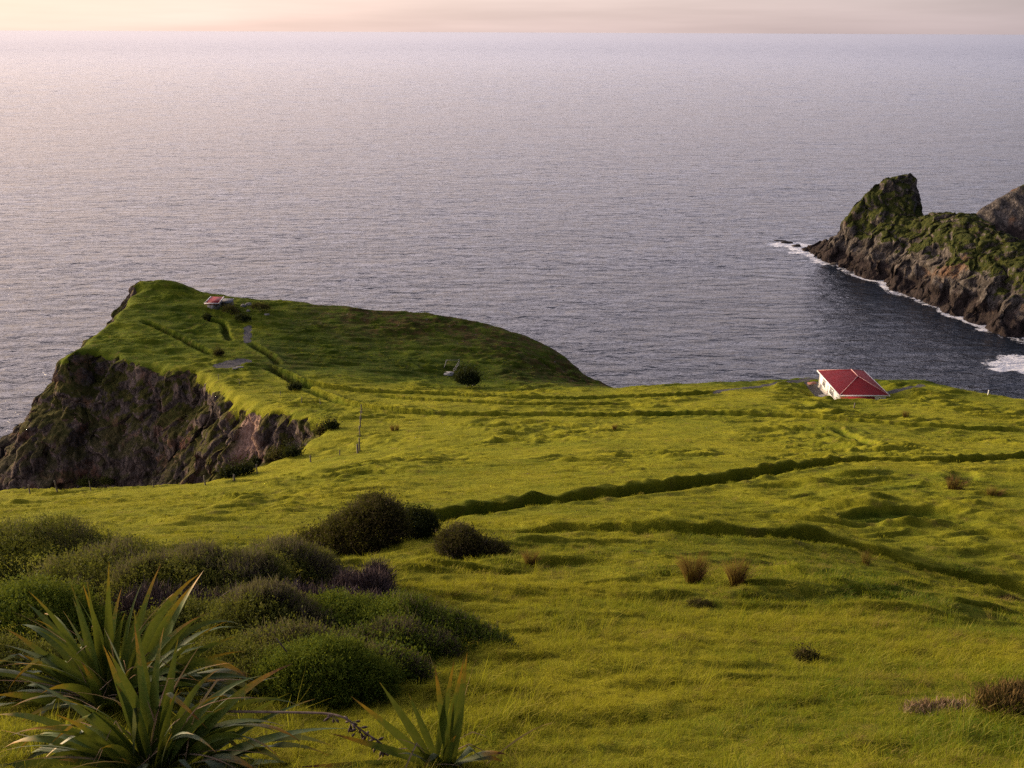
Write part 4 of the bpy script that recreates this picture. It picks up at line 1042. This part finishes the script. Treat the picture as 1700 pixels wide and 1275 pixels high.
# rusty lean-to shelter beside the far left corner
P = at_y(1351, 640, HY1 + 0.5); q = empty('woodshed', (HX0 - 1.6, HY1 - .8, HFLOOR)); q.scale = (.7, .7, .7); tag(q, 'low rusty open shelter against the left end of the white house', 'shelter')
M_rust = mat_plain('rusty_iron', (.15, .055, .035), (.24, .12, .09), 3, .8, .3)
b = Bag(); V = np.array([(-.9, -.8, 1.1), (1.1, -.8, 1.5), (1.1, .9, 1.5), (-.9, .9, 1.1)]); V = np.concatenate([V, V - (0, 0, .05)])
b.add(V, [(0, 1, 2, 3), (7, 6, 5, 4), (0, 4, 5, 1), (1, 5, 6, 2), (2, 6, 7, 3), (3, 7, 4, 0)]); b.build('roof', M_rust, q, False)
for sx_, sy_, zt in ((-.8, -.7, 1.05), (-.8, .8, 1.05), (1.0, -.7, 1.42), (1.0, .8, 1.42)):
    b = Bag(); b.tube([(sx_, sy_, -.2), (sx_, sy_, zt)], .05, 6); b.build('post', M_woody, q)
b = Bag(); b.box(-.78, .98, .78, .82, 0, 1.0); b.build('back_panel', M_conc, q, False)

# ------------------------------------------------------------------ shed on the promontory
P = hit(356, 513); sh = empty('shed', (P[0] - .3, P[1] + 1.6, P[2])); sh.scale = (.86, .86, .8); tag(sh, 'small shed with flat red white edged roof out on the promontory', 'shed')
z_ = sh.location.z
lo = min(gz(sh.location.x + a, sh.location.y + c) for a in (-2, 2) for c in (-2.5, 2.5)) - z_
b = Bag(); b.box(-1.45, 1.45, -1.9, 2.0, lo - .3, 1.75); b.build('wall', mat_plain('grey_boards', (.10, .098, .098), (.16, .155, .15), 3), sh, False)
V = np.array([(-1.9, -2.5, 1.80), (1.9, -2.5, 1.80), (1.75, 2.6, 2.25), (-1.75, 2.6, 2.25)]); V = np.concatenate([V, V - (0, 0, .28)])
b = Bag(); b.add(V, [(7, 6, 5, 4), (0, 4, 5, 1), (1, 5, 6, 2), (2, 6, 7, 3), (3, 7, 4, 0), (0, 1, 2, 3)])
rf = b.build('roof', house_roof_material('shed_red_roof', (.26, .03, .035), 'X'), sh, False)
b = Bag()
c4 = [V[i] + np.array((0, 0, .03)) for i in range(4)]
for i in range(4):
    if i == 2: continue
    b.tube([c4[i], c4[(i + 1) % 4]], .17, 4)
b.build('roof_edge', M_cap, rf, False)
b = Bag(); b.box(-.5, .35, -1.97, -1.903, .1, 1.6); b.build('door', mat_plain('grey_door', (.33, .33, .35), (.25, .25, .26), 3), sh, False)
b = Bag(); b.box(.6, 1.2, -1.96, -1.903, .8, 1.4); b.build('window', M_glass, sh, False)
P = hit(377, 508); q = empty('hut', P); tag(q, 'dark grey low hut almost hidden beside the red roofed shed', 'hut')
b = Bag(); b.box(-1.2, 1.2, -1.0, 1.2, -.6, 1.1); b.build('wall', mat_plain('dark_boards', (.05, .048, .05), (.08, .075, .075), 3), q, False)
b = Bag(); V = np.array([(-1.4, -1.2, 1.12), (1.4, -1.2, 1.12), (1.4, 1.4, 1.4), (-1.4, 1.4, 1.4)]); V = np.concatenate([V, V - (0, 0, .07)])
b.add(V, [(0, 1, 2, 3), (7, 6, 5, 4), (0, 4, 5, 1), (1, 5, 6, 2), (2, 6, 7, 3), (3, 7, 4, 0)]); b.build('roof', mat_plain('grey_iron', (.11, .11, .12), (.16, .16, .17), 3), q, False)

# ------------------------------------------------------------------ remains of a yard in the far hollow
P = hit(748, 621); q = empty('ruined_yard', P); tag(q, 'ruined pale yard rails around a white slab in the far hollow', 'ruin')
M_pale = mat_plain('bleached_timber', (.17, .165, .155), (.26, .25, .235), 8, .85, .3)
def rel(px, py, dy, up=0.0):
    w_ = at_y(px, py, P[1] + dy); return w_ - P
def onland(px, py, h_):
    g_ = hit(px, py) - P; return g_, g_ + (0, 0, h_)
b = Bag(); s0 = hit(737, 620) - P; s1 = hit(753, 621) - P
b.box(s0[0], s1[0], -.7, .9, -.5, .22); b.build('slab', mat_plain('white_concrete', (.26, .255, .25), (.18, .175, .17), 3), q, False)
lp = onland(737, 611, 1.5); b = Bag(); b.tube([lp[0] + (0, 0, -.2), lp[1] + (.55, .6, .1)], .07, 6); b.build('post', M_pale, q)
a0 = onland(753, 622, .9); a1 = onland(762, 607, 1.3)
for h_ in (.45, .95):
    b = Bag(); b.tube([a0[0] + (0, 0, h_), a1[0] + (0, 0, h_)], .065, 6); b.build('rail', M_pale, q)
for t_ in (0, .5, 1):
    p_ = a0[0] * (1 - t_) + a1[0] * t_; p_[2] = gz(P[0] + p_[0], P[1] + p_[1]) - P[2]
    b = Bag(); b.tube([p_ + (0, 0, -.2), p_ + (.05, .1, 1.35)], .08, 6); b.build('post', M_pale, q)
b = Bag(); b.tube([lp[1] + (.5, .55, .0), a1[0] + (0, 0, 1.2)], .05, 6); b.build('rail', M_pale, q)

# ------------------------------------------------------------------ fence posts
M_post = mat_plain('weathered_post', (.085, .070, .060), (.20, .175, .155), 9, .9, .5, .01, stretch=(1, 1, .25))
POST = [
    (50, 819.5, 13.5, .085, 'short thick fence post, leftmost on the rim'), (95, 816, 16, .085, 'leaning fence post with a pale knobbed top left of the rim shrubs'), (151, 815, 15, .055, 'thin grey fence post in front of the rim shrub'),
    (255, 808, 10, .08, 'stubby grey fence post at the very cliff edge'), (341, 805.5, 15.5, .085, 'pale leaning fence post below the rust red cliff patch'), (389, 797.5, 9, .12, 'short dark stump beside dark rim scrub'),
    (427, 786, 15, .08, 'dark fence post on the rim beside leafy scrub'), (516, 767, 10.5, .09, 'short fence post right of the spiky corner scrub'), (564, 755.5, 8.5, .08, 'short fence post left of the tall poles'),
    (594, 752, 14, .15, 'thick dark strainer post at the foot of the pole line'), (597, 748, 21, .10, 'tall post leaning on the thick strainer post'),
    (598, 724, 17, .09, 'lowest slim pole of the line climbing from the strainer'), (598.5, 709, 17, .09, 'second slim pole up from the strainer'), (599.5, 697, 15, .085, 'third slim pole up from the strainer'), (601, 686, 14, .08, 'topmost pole of the line by the long track'),
    (532, 671, 8, .07, 'small post below the long track on the neck, nearer the meadow'), (501, 667, 8, .07, 'small post by the rush clump on the neck'), (466, 656, 6, .06, 'tiny post on the inlet rim of the promontory'), (398, 637, 7, .06, 'tiny post right of the gravel pad'), (363, 630, 8, .06, 'tiny post below the gravel pad'),
    (1418, 677, 7.5, .11, 'short dark post on the meadow uphill of the house')]
for i, (px, py, hp_, r1, lab) in enumerate(POST):
    rg = np.random.default_rng(500 + i); B = hit(px, py)
    h_ = hp_ * (np.linalg.norm(B - EYE)) / FPX / 0.9
    ln = np.array([rg.normal(0, .05), rg.normal(0, .04), 1.0]); r1 = r1 * .9
    ph = [ln * z for z in (-.35, 0, h_ * .3, h_ * .7, h_ * .96, h_)]
    b = Bag(); b.tube(ph, np.array([1.05, 1.05, 1, .95, .93, .7]) * r1, 7)
    o = b.build('fence_post', M_post); o.location = B; tag(o, lab, 'fence post', 'old fence posts along the inlet' if i < 20 else None)
    if not o.get('group'): pass
# ------------------------------------------------------------------ rocks
M_rock = mat_plain('dark_rock', (.022, .019, .018), (.055, .045, .042), 1.2, .8, .8, .3)
M_prock = mat_plain('pale_rock', (.14, .13, .12), (.27, .25, .235), 1.5, .9, .7, .2)
def rock(name, B, r3, mat, lab, seed, cat='rock', group=None):
    bm = bmesh.new(); bmesh.ops.create_icosphere(bm, subdivisions=4, radius=1.0)
    V = np.array([v.co[:] for v in bm.verts]); F = np.array([[v.index for v in f.verts] for f in bm.faces]); bm.free()
    n_ = 1 + .45 * pn3(V[:, 0] * 1.3 + seed, V[:, 1] * 1.3, V[:, 2] * 1.3, 31) + .30 * np.abs(pn3(V[:, 0] * 3 + seed, V[:, 1] * 3, V[:, 2] * 3, 32)) + .12 * pn3(V[:, 0] * 8 + seed, V[:, 1] * 8, V[:, 2] * 8, 33)
    V = np.sign(V) * np.abs(V) ** .85 * n_[:, None] * np.array(r3)
    o = make_mesh(name, V, F, mat); o.location = B; tag(o, lab, cat, group); return o
for i, (px, py, r3, lab) in enumerate(((1303, 404.5, (2.2, 1.3, 1.0), 'leftmost tiny black rock in the foam off the point'), (1311, 404.5, (1.7, 1.2, .9), 'middle tiny black rock in the foam off the point'), (1322, 411.5, (2.0, 1.3, 1.5), 'black rock in the foam nearest the point'), (1294, 400.5, (3.2, 1.2, .5), 'low awash rock farthest off the point'), (1391, 441, (3.2, 1.6, 1.2), 'black rock awash just below the point'))):
    rock('sea_rock', at_z(px, py, 0.0), r3, M_rock, lab, 10 + i, 'rock', 'rocks awash off the point')
for i, (px, py, r3, lab) in enumerate(((404, 509, (1.0, .8, .7), 'upper pale rock among scrub on the promontory crest'), (413, 507, (1.1, .8, .8), 'highest of the pale rocks right of the shed'), (412, 517, (.7, .6, .5), 'lower pale rock below the crest rocks'), (443, 523, (.9, .6, .4), 'pale rock apart, right of the others'),
        (390, 612, (.8, .4, .25), 'white stone at the edge of the gravel pad'), (399, 610, (1.2, .4, .25), 'flat white kerb stone on the gravel pad'), (787, 640, (.5, .4, .35), 'pale stone at the foot of the black shrub'))):
    B = hit(px, py); B[2] += r3[2] * .2
    r3 = tuple(q * .6 for q in r3); rock('pale_rock', B, r3, M_prock, lab, 30 + i)
B = hit(1640, 656); b = Bag(); b.tube([(0, 0, -.3), (0, 0, .9), (0, 0, 1.0)], [.09, .09, .05], 8); o = b.build('marker_post', M_trim); o.location = B; tag(o, 'white marker post on the right cliff edge beyond the house', 'marker post')
for i, (px, py, sz, lab) in enumerate(((1160, 1006, .22, 'small brown turf mound below the pair of tussocks'), (1337, 1092, .13, 'small dark turf mound in the lower right meadow'), (1675, 998, .32, 'small brown turf mound at the end of the lower track'))):
    S(px, py, None, [(0, 0, -.02, sz, sz * .8, sz * .38), (sz * .7, 0, -.03, sz * .7, sz * .6, sz * .25)], 700, .018, M_brown, lab, 260 + i, 'turf_mound', 'turf mound', None, stems=2, per=5)
# ------------------------------------------------------------------ meadow grass (nobody could count it): tufts scattered on the land
src = bpy.data.collections.new('tuft_sources')
def grass_material():
    n = NT('grass_blade'); lush_shade = n.attr('tint', True); v = n.attr('v'); t = n.attr('t')
    rv = n.attr('rnd', True)
    c = n.mix(n.rng(lush_shade, 0.1, 1.0), (0.265, 0.252, 0.018), (0.060, 0.116, 0.008))  # tufts take the same painted light and shade as the ground below
    c = n.mix(n.rng(v, 0.55, 1.0, 0, .7), c, (0.30, 0.235, 0.060))
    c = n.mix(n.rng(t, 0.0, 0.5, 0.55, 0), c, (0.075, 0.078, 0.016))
    c = n.mix(n.rng(rv, .84, 1.0, 0, .8), c, (0.20, 0.130, 0.055))
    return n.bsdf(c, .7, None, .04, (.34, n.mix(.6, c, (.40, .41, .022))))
M_grass = grass_material()
def tuft(nb, rad, L, w, lean, seed, flat=0.0):
    rg = np.random.default_rng(seed); bag = Bag()
    for j in range(nb):
        a = rg.uniform(0, 6.283); r_0 = rad * math.sqrt(rg.random())
        b0 = np.array([math.cos(a) * r_0, math.sin(a) * r_0, -.03])
        a2 = rg.uniform(0, 6.283); d = np.array([math.cos(a2) * lean * rg.random() + flat, math.sin(a2) * lean * rg.random() - flat * .4, 1.0]); d /= np.linalg.norm(d)
        l = L * rg.uniform(.45, 1.15); s = np.array([math.cos(a2 + 1.6), math.sin(a2 + 1.6), 0]) * w * rg.uniform(.6, 1.2)
        bend = rg.uniform(.1, .6)
        p1 = b0 + d * l * .5; p2 = p1 + (d + np.array([d[0] * 1.2 + flat * .5, d[1] * 1.2, -bend])) * l * .5
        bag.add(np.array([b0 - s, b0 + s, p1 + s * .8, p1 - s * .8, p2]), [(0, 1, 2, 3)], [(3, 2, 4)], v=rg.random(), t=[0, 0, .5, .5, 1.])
    V = np.concatenate(bag.V); o = make_mesh('grass_tuft', V, [np.concatenate(bag.Q), np.concatenate(bag.T)], M_grass, {k: np.concatenate(a) for k, a in bag.A.items()}, True, None, False)
    src.objects.link(o)
# 0-2 near turf, 3 tall dry, 4-5 mid, 6-7 far mats
tuft(46, .13, .17, .0032, .8, 1, .15); tuft(46, .14, .21, .0036, 1.0, 2, .25); tuft(40, .12, .13, .0032, 1.2, 3, .1)
tuft(12, .06, .48, .0028, .5, 4, .1)
tuft(60, .30, .24, .007, 1.0, 5, .25); tuft(60, .34, .20, .008, 1.3, 6, .35)
tuft(54, .75, .30, .020, 1.1, 7, .35); tuft(54, .85, .26, .022, 1.4, 8, .45)
names = sorted(o.name for o in src.objects)
def scatter(r0, r1, dens, kinds, s0, s1, azm=44):
    A = math.radians(2 * azm) / 2 * (r1 * r1 - r0 * r0)
    n = int(A * dens)
    az = np.radians(rng.uniform(-azm, azm, n)); r = np.sqrt(rng.uniform(r0 * r0, r1 * r1, n))
    x, y = r * np.sin(az), r * np.cos(az)
    return x, y, rng.choice(kinds, n), rng.uniform(s0, s1, n)
parts_ = [scatter(3.2, 9, 120, [0, 1, 2], .45, .85, 48), scatter(9, 17, 62, [0, 1, 2], .55, .9), scatter(3.2, 20, 1.6, [3], .6, 1.2, 46), scatter(17, 34, 10, [4, 5], .42, .72),
          scatter(34, 70, 2.4, [4, 5], .5, .85, 36), scatter(70, 130, .35, [6, 7], .4, .7, 34), scatter(130, 212, .22, [6, 7], .5, .9, 33)]
gx_, gy_, gk, gs = (np.concatenate([p[i] for p in parts_]) for i in range(4))
hh, rk_, lu_, ba_, he_, sd2, tr_ = relief(gx_, gy_)
gzz_ = ground0(gx_, gy_) + hh
clump = pn(gx_ / 1.3, gy_ / 1.3, 402)
ok = (rk_ < .35) & (ba_ < .35) & (gzz_ > 4) & (he_ * (0.5 + pn(gx_ / 3, gy_ / 3, 400)) < .3) & (sd2 < 1.5) & ((tr_ < .25) | (rng.random(len(tr_)) < .6))
ok &= ~((gk == 3) & (clump < .05))
ok &= (np.hypot(np.maximum(np.abs(gx_ - 61.5) - 4.6, 0), np.maximum(np.abs(gy_ - 149) - 6.6, 0)) > .3)
gx_, gy_, gzz_, gk, gs, lu_, clump = (a[ok] for a in (gx_, gy_, gzz_, gk, gs, lu_, clump))
N_ = len(gx_); gs = gs * (1 - .45 * tr_[ok])
gs = gs * np.clip(1 + .75 * clump + .45 * pn(gx_ / 4, gy_ / 4, 403), .55, 1.7)
# tufts lie with the slope and the wind
e_ = .35
nx_ = -(ground0(gx_ + e_, gy_) - ground0(gx_ - e_, gy_)) / (2 * e_); ny_ = -(ground0(gx_, gy_ + e_) - ground0(gx_, gy_ - e_)) / (2 * e_)
rot = np.stack([-np.arctan(ny_) * .6 + rng.normal(0, .12, N_), np.arctan(nx_) * .6 + rng.normal(0, .12, N_), rng.normal(0, .9, N_)], 1)
me = bpy.data.meshes.new('meadow_grass'); me.vertices.add(N_)
me.vertices.foreach_set('co', np.stack([gx_, gy_, gzz_], 1).astype(np.float32).ravel())
def at_(name, typ, vals, key):
    a = me.attributes.new(name, typ, 'POINT'); a.data.foreach_set(key, vals.ravel())
at_('rot', 'FLOAT_VECTOR', rot.astype(np.float32), 'vector'); at_('siz', 'FLOAT', gs.astype(np.float32), 'value')
at_('idx', 'INT', gk.astype(np.int32), 'value'); at_('tint', 'FLOAT', np.clip(lu_ + .55 * clump * sstep(40, 15, np.hypot(gx_, gy_)) + rng.normal(0, .16, N_), 0, 1.3).astype(np.float32), 'value')
at_('rnd', 'FLOAT', np.clip(rng.random(N_) * .8 + .45 * pn(gx_ / 2.2, gy_ / 1.6, 404) + .12 , 0, 1).astype(np.float32), 'value')
grass = bpy.data.objects.new('meadow_grass', me); col.objects.link(grass); tag(grass, kind='stuff')
me.materials.append(M_grass)
ng = bpy.data.node_groups.new('scatter', 'GeometryNodeTree')
ng.interface.new_socket('Geometry', in_out='INPUT', socket_type='NodeSocketGeometry'); ng.interface.new_socket('Geometry', in_out='OUTPUT', socket_type='NodeSocketGeometry')
gi = ng.nodes.new('NodeGroupInput'); go = ng.nodes.new('NodeGroupOutput')
ip = ng.nodes.new('GeometryNodeInstanceOnPoints'); ci = ng.nodes.new('GeometryNodeCollectionInfo')
ci.inputs['Collection'].default_value = src; ci.inputs['Separate Children'].default_value = True; ci.inputs['Reset Children'].default_value = True
def na(name, typ):
    q_ = ng.nodes.new('GeometryNodeInputNamedAttribute'); q_.data_type = typ; q_.inputs[0].default_value = name
    return next(o_ for o_ in q_.outputs if o_.name == 'Attribute' and o_.enabled)
ng.links.new(gi.outputs[0], ip.inputs['Points']); ng.links.new(ci.outputs[0], ip.inputs['Instance'])
ip.inputs['Pick Instance'].default_value = True
ng.links.new(na('idx', 'INT'), ip.inputs['Instance Index']); ng.links.new(na('rot', 'FLOAT_VECTOR'), ip.inputs['Rotation']); ng.links.new(na('siz', 'FLOAT'), ip.inputs['Scale'])
ng.links.new(ip.outputs[0], go.inputs[0])
md = grass.modifiers.new('scatter', 'NODES'); md.node_group = ng
print('grass tufts', N_)
